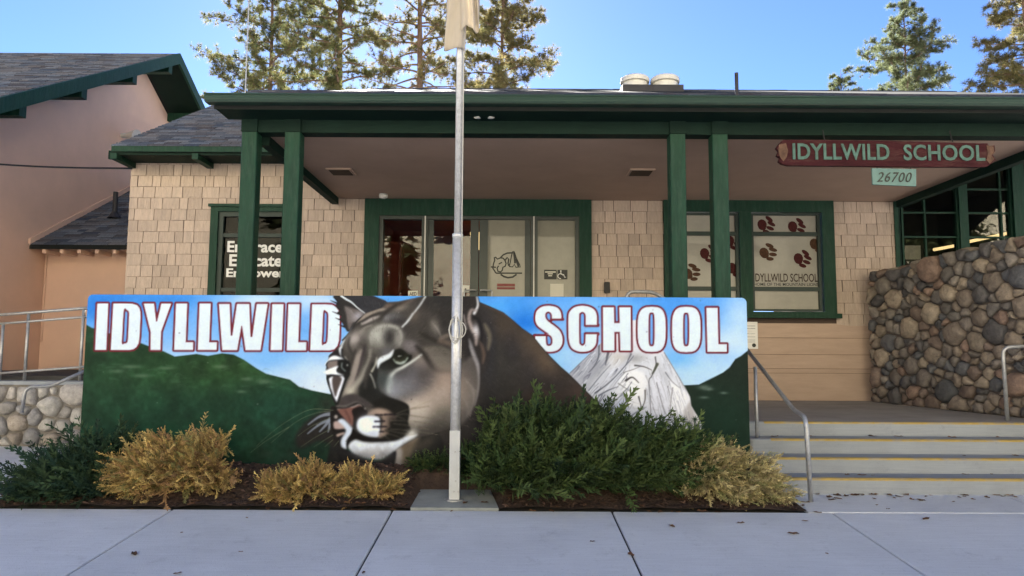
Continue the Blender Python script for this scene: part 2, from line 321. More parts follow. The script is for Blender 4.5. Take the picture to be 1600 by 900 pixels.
    for (c,r,col,a) in [((170,475),(60,30),(44,126,208),.9),((250,468),(90,10),(70,146,216),.8),((400,472),(60,22),(196,218,240),.9),((500,470),(50,20),(205,222,240),.9),
            ((430,560),(60,20),(110,172,230),.8),((490,585),(60,26),(200,218,236),.9),((500,606),(40,18),(214,224,236),.9),((780,478),(40,14),(90,170,236),.9),
            ((820,505),(30,22),(40,128,214),.9),((845,560),(40,30),(130,190,240),.7),((1050,478),(60,20),(70,150,224),.7),((940,476),(80,10),(120,182,236),.7),((1155,500),(26,50),(184,212,240),.9),
            ((1090,580),(60,20),(196,220,242),.85),((1140,535),(40,20),(200,220,240),.8),((1060,560),(30,16),(110,180,238),.6),((360,520),(200,14),(120,176,230),.5),((620,464),(40,6),(120,180,232),.6)]:
        blob(c,r,col,a)
    C += ((n-.5)*34)[...,None]*np.array((1.2,.7,.3)); 
    # ----- hills
    hill=[(100,509),(136,508),(143,512),(200,530),(220,536),(235,542),(256,549),(273,557),(291,555),(307,553),(325,556),(347,552),(365,554),(381,562),(400,575),(416,584),(432,588),(453,593),(467,604),(487,610),(517,616),(560,622),(620,640),(640,800),(90,800)]
    poly(hill,(44,74,52),.8,smooth=False)
    inside = (C[...,0]<46)&(C[...,1]<76)
    tx = fb(22,61); 
    for (c,r,col,a) in [((350,575),(120,36),(54,82,46),.8),((250,575),(90,30),(46,80,50),.6),((300,650),(190,40),(34,72,54),.8),((200,700),(120,40),(28,66,54),.7),((440,640),(60,40),(34,72,58),.7),((480,700),(80,50),(28,58,48),.8),((410,740),(150,22),(26,52,44),.8),((510,630),(14,14),(52,50,44),.6)]:
        tmp=C.copy(); blob(c,r,col,a); C[:]=np.where(inside[...,None],C,tmp)
    gm = ((C[...,0]<75)&(C[...,1]<100)&(C[...,1]>C[...,0]+6))[...,None]; C[:] = np.where(gm, C*(1+((tx-.5)*.55)[...,None])+((noise(5,63)-.5)*8)[...,None], C)
    r2=np.random.RandomState(8)
    for i in range(46):
        x=r2.uniform(150,460); y=r2.uniform(568,606); 
        if y< 560+max(0,(x-380)*.55): y+=30
        stroke([(x,y),(x+r2.uniform(4,12),y-r2.uniform(-2,4)),(x+r2.uniform(10,20),y+r2.uniform(-2,4))],(96,120,98),r2.uniform(1.5,4),.5,1.6,r2.uniform(.08,.34))
    for q in [(( 205,573),(16,3)),((222,587),(14,3)),((182,580),(12,3)),((260,575),(14,2.5)),((345,573),(11,3)),((412,596),(12,4)),((386,592),(8,3)),((378,612),(8,2.5))]:
        blob(q[0],q[1],(128,146,124),.5)
    hr=[(1230,520),(1168,548),(1158,556),(1149,561),(1140,574),(1130,582),(1110,592),(1092,601),(1069,602),(1040,600),(1040,800),(1230,800)]
    poly(hr,(38,50,40),.8,smooth=False); mask(hr); blob((1130,660),(60,60),(28,62,48),.75)
    blob((1140,730),(60,40),(24,70,50),.7)
    for q in [((1100,605),(10,4)),((1108,608),(7,2.5)),((1100,621),(7,2)),((1131,614),(6,2))]: blob(q[0],q[1],(122,134,124),.7)
    clip[0] = None
    # ----- granite peak
    peak=z7((100,265),(250,120),(420,-40),(600,-150),(690,-150),(790,40),(840,100),(900,200),(1000,370),(1040,450),(1050,520),(1110,620),(1150,715),(600,800),(420,760),(240,560))
    poly(peak,(220,220,224),.8,smooth=False); mask(peak)
    r3=np.random.RandomState(4)
    for (c,r,col) in [((905,580),(26,16),(118,120,130)),((930,570),(20,24),(146,148,156)),((990,560),(20,8),(150,148,150)),((1000,600),(24,20),(212,212,216)),((1020,650),(20,22),(206,206,216)),((1060,640),(14,30),(208,206,210)),((1085,660),(10,14),(196,188,184)),((950,645),(20,14),(168,172,186)),((1035,600),(14,34),(186,186,192)),((965,560),(14,14),(200,194,188))]: blob(c,r,col,.7)
    poly(z7((100,265),(330,20),(420,-20),(330,150),(260,400),(240,430)),(172,173,182),5,.8,smooth=False)
    poly(z7((240,420),(330,300),(520,180),(600,120),(480,340),(420,480),(480,620)),(200,201,209),5,.8,smooth=False)
    poly(z7((480,345),(520,265),(600,235),(680,260),(715,330),(690,400),(660,530),(560,520),(540,440)),(234,232,232),3,.95,smooth=False)
    poly(z7((745,290),(800,270),(870,400),(880,640),(760,690),(735,480)),(222,221,227),4,.9,smooth=False); poly(z7((880,300),(1000,400),(1040,480),(980,600),(890,560)),(236,234,236),4,.9,smooth=False)
    poly(z7((990,560),(1050,470),(1080,600),(1130,690),(1000,690)),(186,180,178),4,.8,smooth=False); poly(z7((420,560),(520,440),(560,540),(480,640)),(196,200,212),3,.9,smooth=False)
    for i in range(120):   # raking cracks on the left flank
        x=r3.uniform(898,990); y=r3.uniform(545,640); L=r3.uniform(8,34); dx=-.58*L; dy=.72*L
        stroke([(x,y),(x+dx*.5+r3.uniform(-2.5,2.5),y+dy*.5),(x+dx,y+dy)],[(88,90,104),(126,128,140),(226,228,234),(160,162,172)][i%4],r3.uniform(.7,2.0),.3,.7,.6)
    for i in range(90):
        x=r3.uniform(1008,1080); y=r3.uniform(552,650); L=r3.uniform(8,34)
        stroke([(x,y),(x+L*.14+r3.uniform(-2,2),y+L*.5),(x+L*.30,y+L)],[(132,132,142),(160,160,170),(232,232,238),(112,112,120)][i%4],r3.uniform(.6,1.6),.3,.7,.5)
    for i in range(50):
        x=r3.uniform(960,1030); y=r3.uniform(556,660); L=r3.uniform(5,16); an=r3.uniform(0,3.1)
        stroke([(x,y),(x+L*.5*math.cos(an)+r3.uniform(-2,2),y+L*.5*math.sin(an)),(x+L*math.cos(an),y+L*math.sin(an))],[(150,150,158),(232,232,236),(176,172,172)][i%3],r3.uniform(.6,1.5),.3,.7,.5)
    for p,w,col in [(z7((610,205),(680,215),(740,240)),2.6,(78,74,74)),(z7((770,140),(775,220),(740,290),(720,330),(730,480),(735,600)),2.2,(92,90,94)),(z7((785,195),(765,235),(745,270)),5,(84,86,74)),
            (z7((540,322),(590,298),(640,340)),3.4,(66,62,62)),(z7((640,450),(660,530)),2.6,(72,70,76)),(z7((480,345),(570,405)),1.5,(110,110,112)),(z7((690,400),(690,470),(670,530)),3,(112,108,106)),(z7((330,440),(400,400),(480,370)),3,(108,110,122)),
            (z7((410,500),(460,470),(520,430)),2,(118,120,132)),(z7((250,400),(330,300),(420,200)),2,(112,114,126)),(z7((535,440),(550,500),(560,530)),3.6,(88,90,88)),(z7((300,420),(420,330),(560,180),(600,130)),2.4,(92,94,106)),(z7((520,260),(600,235),(650,215)),1.5,(124,122,122)),(z7((850,260),(900,330),(960,380)),1.6,(100,102,110)),(z7((780,340),(810,460),(850,580)),1.5,(108,108,114)),(z7((880,560),(920,620),(970,680)),2,(98,100,106)),(z7((905,380),(890,500),(885,640)),2,(150,148,152)),(z7((400,110),(380,200)),4.5,(96,96,104)),(z7((580,115),(540,200)),2.6,(104,104,112)),(z7((330,30),(320,160),(250,260)),2.6,(92,94,102)),(z7((840,105),(900,205),(1000,375),(1045,455),(1055,520),(1112,620)),1.6,(96,96,98)),(z7((100,265),(250,120),(330,40)),1.6,(86,86,90)),(z7((580,600),(640,560),(700,530)),2,(120,124,134))]:
        stroke(p,col,w,w*.35,.9,.85)
    clip[0] = None
    # band of painted conifers at the foot
    poly([(900,672),(1104,674),(1110,700),(1110,770),(900,770)],(24,62,44),1.5,smooth=False)
    for i in range(26):
        x=985+i*4.7+r3.uniform(-2,2); h=r3.uniform(5,15); poly([(x-3,676),(x,676-h),(x+3,676)],(30,56,40),.8,smooth=False)
    for q in [(1068,655),(1076,662),(1086,655),(1090,665)]:
        for k in range(9):
            an=k*.7; stroke([q,(q[0]+6*math.cos(an),q[1]+5*math.sin(an))],(34,58,40),1.6,.5,.6)
        stroke([q,(q[0]-2,676)],(34,58,40),1.6,1.2,.6)
    # ----- lettering
    white=(219,229,240); red=(122,44,56)
    def letter(p, smooth=False, holes=(), slit=(120,170,226)):
        poly(p,red,.7,smooth=smooth,grow=3.0); poly(p,white,.7,smooth=smooth)
        for h in holes:
            poly(h,red,.7,smooth=True); poly(h,slit,.7,smooth=True,grow=-2.7)
    letter(za((160,140),(285,140),(262,668),(135,668)))
    letter(za((342,140),(480,140),(560,143),(610,158),(638,190),(650,235),(651,300),(640,520),(630,590),(605,635),(570,660),(520,668),(313,668)),holes=[za((462,216),(500,216),(520,240),(520,300),(508,540),(495,585),(470,594),(440,594),(445,480))])
    letter(za((688,140),(805,140),(828,345),(840,345),(888,140),(1000,140),(885,460),(878,668),(765,668),(768,470)))
    letter(za((1055,140),(1182,140),(1165,580),(1250,580),(1248,668),(1033,668)))
    letter(za((1322,140),(1450,140),(1432,580),(1520,580),(1515,668),(1302,668)))
    letter(zb((88,145),(210,145),(222,505),(240,505),(293,145),(432,145),(447,520),(467,520),(518,145),(642,145),(560,670),(390,670),(352,395),(342,395),(295,670),(125,670)))
    letter(zb((693,147),(822,147),(803,670),(675,670))); letter(zb((877,147),(1005,147),(990,580),(1080,580),(1078,672),(858,672)))
    letter(zb((1147,150),(1300,150),(1370,154),(1415,175),(1445,220),(1458,280),(1460,400),(1452,560),(1435,620),(1400,660),(1350,672),(1125,672)),holes=[zb((1275,228),(1308,228),(1328,255),(1330,330),(1322,540),(1308,590),(1285,600),(1258,600),(1265,420))])
    letter(zc((507,338),(507,338),(507,338),(507,290),(490,230),(440,180),(340,158),(240,172),(170,225),(147,300),(150,375),(185,440),(270,505),(330,548),(300,552),(283,578),(283,578),(145,578),(145,578),(145,578),(150,640),(200,740),(300,790),(380,795),(460,770),(510,710),(525,640),(515,570),(480,500),(400,430),(350,392),(372,338),(372,338)),smooth=True,holes=[zc((330,240),(360,255),(375,290),(374,345),(350,390),(310,360),(287,320),(285,275),(302,248)),zc((296,560),(350,568),(378,605),(384,660),(370,700),(335,716),(303,700),(294,650))])
    stroke(zc((374,352),(536,352)),red,2.9); stroke(zc((125,566),(300,566)),red,2.9)
    letter(zc((1000,425),(1000,425),(1000,425),(1000,300),(970,220),(900,175),(800,158),(700,175),(640,220),(608,290),(605,500),(615,650),(650,740),(720,785),(800,797),(890,785),(950,745),(990,680),(1000,550),(1000,550),(1000,550),(825,550),(825,550),(825,550),(825,425),(825,425),(825,425)),smooth=True,holes=[zc((755,300),(770,258),(800,243),(832,260),(845,300),(845,430),(842,640),(832,690),(800,712),(768,692),(756,640))])
    poly(zc((838,450),(1030,450),(1030,526),(838,526)),(132,184,232),.7,smooth=False); stroke(zc((836,440),(1022,440)),red,2.9); stroke(zc((836,538),(1022,538)),red,2.9); poly(zc((785,440),(838,450),(838,526),(785,540)),(132,184,232),.7,smooth=False)
    letter(zc((1085,178),(1237,178),(1242,398),(1318,398),(1312,178),(1470,178),(1475,780),(1328,780),(1320,520),(1245,520),(1245,780),(1088,780)))
    def oval(f,x0,x1,y0,y1,k): return f(*[((x0+x1)/2+(x1-x0)/2*abs(math.cos(a))**k*(1 if math.cos(a)>0 else -1),(y0+y1)/2+(y1-y0)/2*abs(math.sin(a))**k*(1 if math.sin(a)>0 else -1)) for a in [2*math.pi*i/28 for i in range(28)]])
    letter(oval(zd,130,482,155,718,.62),holes=[oval(zd,266,343,226,648,.5)]); letter(oval(zd,560,917,155,722,.62),holes=[oval(zd,698,775,228,648,.5)])
    letter(zd((990,168),(1130,168),(1140,622),(1245,622),(1245,718),(1003,718)))
    # ----- mountain lion: body
    body=[(735,455),(749,472),(766,479),(786,488),(800,499),(816,513),(832,524),(844,539),(860,557),(876,573),(890,585),(910,605),(936,631),(962,655),(990,700),(1000,780),(600,780),(612,700),(700,660)]
    poly(body,(62,58,55),.9,smooth=False); mask(body)
    for (c,r,col,a,ro) in [((800,520),(50,22),(96,82,68),.8,.75),((845,560),(50,16),(112,94,78),.8,.8),((835,545),(16,40),(108,90,72),.6,.4),((790,560),(30,30),(76,74,66),.7,0),((800,545),(18,36),(56,52,56),.7,0),((825,580),(16,40),(60,56,58),.7,.2),((850,620),(30,14),(98,78,66),.6,0),((905,615),(22,16),(92,74,66),.8,.8),((870,600),(30,20),(58,52,52),.8,0),((780,610),(30,34),(56,54,52),.8,0),((820,640),(60,20),(70,60,54),.6,0),((762,540),(14,60),(52,52,60),.7,0),((770,660),(30,40),(42,40,42),.9,0)]: blob(c,r,col,a,ro)
    stroke([(749,472),(766,479),(786,488),(800,499)],(116,90,74),6,5,3,.6)
    stroke([(742,470),(749,472),(766,479),(786,488),(800,499),(816,513),(832,524),(844,539),(860,557),(876,573),(890,585),(910,605),(936,631),(962,655)],(48,46,46),1.8,1.8,1)
    clip[0] = None
    # neck and shadow under the chin
    poly(z4((200,360),(300,470),(380,500),(560,590),(700,600),(880,470),(1120,330),(1300,300),(1400,700),(1200,900),(200,900)),(40,40,40),3)
    poly(z4((860,480),(1000,380),(1100,350),(1040,500),(1000,620),(960,760),(860,840),(850,650)),(128,114,98),7)
    poly(z4((850,500),(900,460),(930,520),(920,640),(950,720),(900,820),(850,700)),(176,170,168),4,.8)
    blob(z4((1180,640))[0],(26,24),(44,48,44),.9)
    blob(z4((1150,420))[0],(26,10),(92,84,74),.7,-.5)
    poly(z4((250,480),(380,500),(560,590),(700,600),(850,500),(840,640),(800,720),(640,680),(440,690),(300,640)),(30,30,34),3)
    # left whisker pad tuft
    poly(zw((500,640),(620,560),(770,520),(800,700),(800,880),(640,830),(440,900),(400,780)),(46,44,42),5)
    for p,w in [(zw((525,665),(620,595),(700,565),(765,560)),5),(zw((520,755),(600,690),(680,640),(750,620)),4.5),(zw((640,735),(700,670),(745,610)),5),(zw((725,740),(745,660)),4)]: stroke(p,(146,152,164),w*.4,w*1.3,1.4,.85)
    # head silhouette
    head=[(622,471),(640,467.5),(664,462),(700,458),(744,458),(752,480),(752,540),(748,585),(748,607),(741,636),(729,654),(705,669),(670,680),(652,684),(637,692),(617,704),(595,716),(574,714),(556,710),(545,701),(533,699),(531,687),(521,681),(517,660),(521,639),(524,633),(517,615),(510,591),(509,578),(511,567),(514.5,555),(519,551),(532,539),(544,520),(570,490),(582,486),(596,481),(605,472)]
    poly(z1((290,90),(640,90),(780,130),(900,190),(860,280),(700,330),(600,350),(430,200)),(60,60,64),.9)
    poly(z1((235,90),(175,120),(235,190),(215,230),(262,300),(230,330),(285,375),(270,420),(310,490),(372,585),(440,520),(600,345),(430,190),(300,100)),(58,55,54),1)
    for p in [((175,115),(250,190)),((140,165),(250,215)),((165,315),(280,360)),((205,400),(300,440)),((245,490),(330,520)),((195,240),(270,290))]: stroke(z1(*p),(50,48,48),.6,3.4,.7)
    poly(z1((330,245),(450,275),(585,335),(500,430),(440,470),(395,560),(365,480),(350,360)),(112,104,100),2.5)
    blob(z1((500,375))[0],(9,6),(176,172,178),.85,-.6)
    for i in range(14): 
        a=i/13; stroke(z1((340+a*40,260+a*200),(420+a*90,300+a*140)),(150,142,140),.5,1.6,.7,.5)
    stroke(z1((285,105),(350,150),(420,190),(500,262),(600,338)),(222,228,230),3.2,1,.8)
    poly(head,(80,75,70),.9,smooth=False)
    stroke(z1((560,400),(470,480),(400,600),(330,690),(288,780)),(150,148,140),1.4,2.6,1,.9); stroke(z1((330,690),(288,780),(278,890)),(206,214,218),1.6,3.4,.8,.95)
    stroke(z1((620,350),(500,440),(400,590),(300,700)),(46,44,44),2.2,2,.9,.9)
    mask(head)
    # crown and forehead
    blob((690,472),(50,16),(60,58,57),.95); blob((690,502),(38,24),(64,60,57),.9); blob((660,540),(20,10),(70,65,60),.6); blob((650,490),(16,20),(92,84,78),.6)
    blob((625,482),(13,5),(142,130,116),.8,-.35); blob((634,472),(12,3),(134,112,100),.8,-.3); blob((608,478),(9,3.5),(132,110,98),.8,-.2); blob((616,496),(15,9),(104,102,104),.9); blob((622,503),(14,6),(64,60,62),.8)
    blob((603,496),(7,6),(140,138,140),.7)
    stroke(z1((470,475),(600,378),(760,300),(880,285)),(158,144,130),7,5,2.,.95)
    stroke(z1((560,480),(680,420),(800,380)),(176,166,160),7,3.4,2.2,.95)
    stroke(z1((540,580),(600,525),(690,500)),(144,136,128),4,3,2,.8)
    stroke(z1((420,620),(470,500),(600,430),(700,370),(840,330)),(54,50,48),3.4,2.6,1.8,.9)
    stroke(z1((520,590),(560,530),(650,480),(740,450)),(62,57,54),2.6,2,1.6,.8)
    stroke(z1((560,900),(620,760),(700,600),(790,440),(880,330),(1020,230),(1180,165)),(62,57,53),8,4.5,3.5,.95)
    blob(z1((470,700))[0],(13,15),(172,162,156),1.,.6,1.3); blob(z1((560,590))[0],(9,5),(142,134,126),.8,-.5); blob(z1((470,800))[0],(14,10),(96,90,84),.6); blob(z1((540,740))[0],(5,14),(84,78,74),.6,.4)
    blob(z1((400,590))[0],(7,4),(96,90,86),.6,-.8)
    blob(z1((620,800))[0],(10,14),(66,61,58),.7,.3); blob(z1((1130,560))[0],(8,14),(66,62,60),.8,-.4); stroke(z1((430,880),(380,760),(400,660)),(58,54,52),5,3,2.5,.7)
    # brow disc
    blob(z1((890,650))[0],(28,19),(140,137,128),1.,.1,2.); blob(z1((770,640))[0],(13,17),(176,175,164),.9,.2); blob(z1((900,545))[0],(15,4),(160,158,148),.8,-.1); blob(z1((935,665))[0],(10,16),(64,61,60),1.,.1); stroke(z1((690,760),(680,640),(760,540),(900,500),(1040,540),(1090,640),(1070,760)),(170,168,158),5,5,2.6,.75); blob(z1((1050,680))[0],(6,12),(146,142,134),.7)
    blob(z1((880,860))[0],(12,7),(106,104,108),.8,-.5); blob(z1((690,800))[0],(12,12),(120,116,106),.5)
    stroke(z1((1200,405),(1160,480),(1110,525)),(210,216,214),5,1.2,1.2,.0)
    stroke(z2((435,82),(370,185),(290,285),(245,345),(190,405)),(216,222,222),2,2.2,.8); stroke(z2((300,270),(260,330),(225,375)),(214,220,220),3.2,1.4,1)
    blob(z2((320,300))[0],(6,8),(112,98,86),.6,.6)
    blob(z2((530,400))[0],(8,14),(136,128,118),.8,-.35)
    for i in range(10): stroke(z2((490+i*9,350+i*8),(540+i*6,400+i*12)),(150,142,132),.4,1.4,.6,.4)
    blob(z2((280,610))[0],(14,11),(122,114,114),.95,.3,1.8)
    stroke(z2((380,470),(470,520),(560,560),(700,640)),(58,53,48),7,5,3.5,.8); stroke(z2((580,530),(670,490),(760,450)),(132,117,104),7,5,2.6,.8); stroke(z2((570,555),(660,570),(760,620)),(118,100,88),9,7,3.5,.8)
    stroke(z2((400,650),(470,640),(600,640),(720,690)),(116,108,97),10,9,5,.85); blob(z2((620,740))[0],(20,13),(104,98,88),.8,.4)
    mask([(480,800),(500,560),(560,456),(747,460),(750,472),(800,500),(900,600),(900,800)])
    # ears / ruff right of the pole
    blob((742,520),(16,50),(58,54,54),.9); poly(z2((820,85),(970,90),(1010,300),(1060,500),(1110,700),(1000,900),(820,700)),(60,55,54),4,.8)
    stroke(z2((965,88),(978,180),(940,265)),(222,222,224),1.6,4,1); stroke(z2((960,240),(910,230),(885,320),(915,420),(955,490),(960,590)),(172,154,146),4,8,2.6,.9); blob(z2((962,440))[0],(5,10),(206,202,204),.9,-.2)
    stroke(z2((925,290),(990,350),(1020,480),(1010,620)),(40,38,42),5,4,2.5,.9); stroke(z2((1050,380),(1100,500),(1085,640)),(122,114,98),8,6,3.5,.85); stroke(z2((1000,560),(1040,680),(1030,780)),(112,94,82),6,5,2.6,.8)
    stroke(z2((885,540),(930,680),(975,800),(985,890)),(150,146,148),7,5,2.6,.9); stroke(z2((830,280),(845,360),(860,430)),(178,162,156),2.2,2,1.2,.9); stroke(z2((850,440),(880,620),(900,720)),(50,46,46),4,3,2,.8)
    # cheek
    poly(z5((820,180),(930,120),(985,330),(980,500),(930,660),(820,820),(700,860),(650,600),(720,300)),(102,95,91),4,.9)
    for i in range(26):
        a=i/25; stroke(z5((815+40*math.sin(a*9),320+a*330),(900+20*math.sin(a*5),400+a*310),(960-60*a,480+a*260)),(146,138,132),.5,1.2,.7,.45)
    stroke(z5((890,0),(935,120),(975,220),(988,350),(975,500),(945,620)),(150,146,146),4,2.4,2.0,.8)
    blob(z5((600,170))[0],(28,17),(118,110,99),.95,.35,1.4); blob(z5((395,165))[0],(15,17),(134,122,114),.95,.6,1.4)
    stroke(z5((340,10),(400,70),(450,140),(495,215),(560,268),(680,270)),(52,48,45),9,6,4.5,.9)
    blob(z5((610,440))[0],(38,30),(160,140,124),1.,0,1.3); blob(z5((640,360))[0],(18,14),(168,146,130),.7); blob(z5((420,620))[0],(46,19),(192,177,163),1.,-.15,1.3); blob(z5((330,690))[0],(22,14),(196,182,168),.9); blob(z5((640,600))[0],(28,20),(158,141,127),.8); blob(z5((500,520))[0],(30,14),(172,154,140),.7,-.3); blob(z5((620,720))[0],(22,16),(112,106,94),.7); blob(z5((330,760))[0],(20,14),(170,160,148),.8)
    blob(z5((250,370))[0],(36,24),(116,114,119),1.,-.2,1.6); blob(z5((180,300))[0],(18,12),(84,80,80),.7,-.6); blob(z5((90,470))[0],(14,12),(150,152,160),.9,.5); blob(z5((150,420))[0],(14,14),(128,128,134),.7); blob(z5((420,320))[0],(16,18),(86,78,76),.7)
    r4=np.random.RandomState(2)
    for i in range(150):
        x=r4.uniform(620,745); y=r4.uniform(590,668); an=r4.uniform(-.1,.5)+ (x-620)/125*.5
        stroke([(x,y),(x+6*math.cos(an),y+6*math.sin(an))],[(196,180,166),(120,106,96)][i%2],.9,.3,.6,.28)
    clip[0] = None
    # eye (right in the picture)
    poly(z2((-60,800),(0,755),(60,690),(110,650),(180,635),(250,690),(290,705),(265,780),(200,820),(100,840),(-20,850)),(36,36,31),1.6)
    blob(z2((170,725))[0],(11,9),(70,72,52),.95,0,2.); blob(z2((165,700))[0],(8,6),(26,27,22),.95,0,2.)
    stroke(z2((98,740),(125,778),(170,792),(215,772),(246,728)),(170,182,170),1.6,2.2,.9); stroke(z2((130,770),(170,780),(210,765)),(180,190,178),2,2,.9); stroke(z2((148,712),(184,708)),(236,236,228),1.6,.8,.6)
    stroke(z5((390,95),(300,160),(200,222),(120,262),(65,320),(42,400),(52,480)),(176,180,172),3.5,9,2.6,.85); stroke(z5((390,95),(300,160),(200,222),(120,262),(70,320)),(204,206,198),1.6,4,1.2,.9); blob(z5((60,390))[0],(6,13),(178,186,184),.8,.2)
    stroke(z2((60,690),(20,730),(-30,770)),(196,200,200),1,4,1.2,.7)
    # bridge of the nose
    poly(z3((700,250),(850,280),(870,560),(960,660),(1150,760),(1250,850),(1100,960),(900,900),(780,830),(640,740),(600,620)),(44,44,42),3)
    blob(z3((920,440))[0],(12,18),(74,82,82),.9); blob(z3((1000,300))[0],(14,7),(60,60,56),.7)
    poly(z3((560,130),(620,60),(660,60),(650,200),(610,330),(560,470),(470,580),(390,690),(430,560),(490,380),(530,220)),(152,140,130),4.2,.95)
    stroke(z3((760,60),(740,200),(680,330),(640,430),(560,530),(470,640)),(158,152,140),4,12,4,.85); blob(z3((490,610))[0],(10,9),(184,176,158),.85,-.6)
    stroke(z3((690,0),(650,170),(605,330),(555,460)),(74,66,68),7,1.6,2,.95); stroke(z3((560,60),(520,200),(490,340)),(66,60,57),5,2,2.4,.8)
    stroke(z3((770,200),(740,320),(700,450),(690,560)),(80,74,70),6,7,3.5,.8)
    stroke(z3((845,160),(828,250),(780,345)),(168,164,150),1.6,3.6,1.1); stroke(z3((760,380),(800,470),(828,570)),(184,180,172),2.2,1,.9); stroke(z3((870,200),(845,330),(830,480)),(48,46,46),2.4,2.4,1.2)
    poly(z3((850,210),(900,150),(1000,110),(1075,50),(1045,150),(960,205),(900,240),(858,310)),(200,206,208),1.2)
    poly(z3((345,790),(390,690),(560,650),(800,800),(700,810),(610,755),(450,805)),(80,73,72),2.4)
    # far eye and brow
    poly(z3((200,150),(250,95),(330,60),(390,180),(300,150)),(52,48,50),1)
    poly(z3((340,40),(375,20),(385,170),(350,110)),(214,220,226),.8)
    stroke(z3((380,50),(385,150),(470,215)),(40,40,40),3,2,.9); stroke(z3((420,150),(465,210)),(170,166,156),1.6,.6,.7)
    poly(z3((150,260),(190,195),(230,150),(290,135),(360,160),(415,190),(330,205),(230,215)),(226,232,240),.9)
    poly(z3((185,240),(260,205),(350,205),(340,265),(250,295),(190,305)),(130,116,110),.9); stroke(z3((185,310),(172,250),(220,205),(345,192)),(42,40,40),1.6,1.8,.7)
    poly(z3((330,195),(410,185),(475,215),(495,300),(475,400),(435,445),(380,395),(310,350),(320,280)),(38,38,38),.9)
    stroke(z3((380,235),(378,295),(425,340)),(122,132,130),2.2,2,.7); stroke(z3((330,320),(360,370),(410,385)),(96,96,92),1,1,.6); blob(z3((452,262))[0],(1.3,1.2),(245,245,240),1)
    poly(z3((130,360),(170,330),(240,300),(332,272),(305,320),(320,360),(410,405),(300,392),(200,392)),(222,228,236),.9)
    poly(z3((172,410),(230,385),(330,395),(412,405),(432,440),(405,560),(312,795),(288,795),(230,640),(180,490)),(40,38,38),.8)
    poly(z3((203,440),(240,415),(392,408),(414,440),(380,550),(310,760),(268,680),(225,560)),(216,220,230),.8,smooth=False)
    poly(z3((250,440),(300,402),(372,430),(370,480),(322,600),(292,685),(255,560)),(92,80,76),1.2)
    stroke(z3((480,380),(430,470),(390,590),(320,790)),(38,38,38),2.6,2,.9)
    # nose, muzzle, mouth and chin
    poly(z4((560,110),(640,45),(620,-10),(760,-60),(960,0),(1000,80),(985,200),(1010,290),(900,370),(800,400),(600,385),(450,310),(425,230),(470,150)),(40,38,35),1.6)
    poly(z4((180,40),(250,50),(330,160),(400,260),(430,380),(340,480),(290,470),(200,350),(175,200)),(40,36,36),1.4)
    poly(z4((248,60),(330,50),(420,40),(480,22),(540,60),(500,115),(440,160),(420,230),(395,235),(340,180),(280,115)),(134,92,82),.9)
    poly(z4((400,75),(460,40),(510,35),(550,70),(560,120),(455,195),(435,260),(410,250),(415,150)),(38,31,31),1.1); stroke(z4((330,80),(370,150),(390,200)),(96,62,56),3,1.5,1.4,.7)
    stroke(z4((245,62),(340,45),(420,35),(480,12),(540,60)),(176,166,162),1.2,1.8,.7); stroke(z4((215,52),(340,48),(470,2),(525,45)),(30,28,28),1.2,1.6,.6); stroke(z4((240,30),(340,25),(440,-15),(520,15)),(120,112,110),2.4,1,1,.8)
    poly(z4((452,205),(480,155),(560,130),(650,132),(690,165),(690,250),(680,345),(600,348),(510,320),(456,268)),(200,208,222),2.0)
    blob(z4((540,220))[0],(9,10),(224,230,240),.7); blob(z4((600,320))[0],(12,4),(170,178,192),.6,.2)
    poly(z4((560,118),(640,58),(760,68),(830,115),(862,160),(805,200),(800,245),(745,285),(780,310),(720,350),(680,352),(705,250),(715,165),(670,130)),(160,136,120),3.2,.9)
    blob(z4((830,210))[0],(9,14),(40,37,35),.85); blob(z4((690,85))[0],(12,5),(176,152,134),.7,.1)
    blob(z4((560,230))[0],(14,14),(210,218,230),.75)
    for i in range(24):
        a=i/23; stroke(z4((470+a*130,170+140*abs(math.sin(a*3))),(560+a*150,160+a*150)),(226,232,240),.4,1.2,.6,.4)
    for p in [((645,122),(680,122)),((695,122),(720,122)),((738,120),(775,118)),((790,117),(860,118)),((640,190),(665,190)),((678,190),(698,190)),((708,187),(742,187)),((622,246),(645,246)),((660,246),(690,246)),((700,244),(760,244)),((690,296),(730,297))]: stroke(z4(*p),(38,32,40),2.4,2.,.6)
    poly(z4((248,190),(310,165),(410,270),(400,320),(350,380),(345,472),(290,452),(285,380),(330,300),(318,262)),(190,200,216),2.2)
    poly(z4((208,200),(250,190),(322,258),(222,268)),(180,156,150),1.8); blob(z4((232,142))[0],(3,3.4),(170,158,154),1,0,2.); stroke(z4((250,335),(310,312)),(176,152,142),4.4,3.4,1)
    stroke(z4((200,285),(330,278)),(36,28,28),2.6,1,1)
    poly(z4((410,265),(450,305),(560,355),(690,372),(800,388),(880,395),(640,405),(520,398),(430,372),(370,410),(348,475),(345,400),(390,320)),(32,26,26),1)
    poly(z4((368,430),(430,382),(520,402),(640,408),(860,390),(985,335),(1080,330),(940,425),(800,522),(700,580),(600,576),(520,560),(420,520),(372,475)),(202,210,222),2.6)
    blob(z4((630,520))[0],(20,9),(168,164,166),.8); blob(z4((1020,320))[0],(9,7),(208,204,196),.9,-.6)
    for i in range(40):
        a=i/39; x=385+a*440; y0=395+30*math.sin(a*2.6); stroke(z4((x,y0+r4.uniform(-6,16)),(x+r4.uniform(-12,12),y0+r4.uniform(26,60))),(228,232,240),.4,1.1,.6,.5)
        y1=500+80*math.sin(a*3.0); stroke(z4((x,y1-30),(x+r4.uniform(-10,10),y1+r4.uniform(8,30))),(60,58,62),.3,.9,.6,.5)
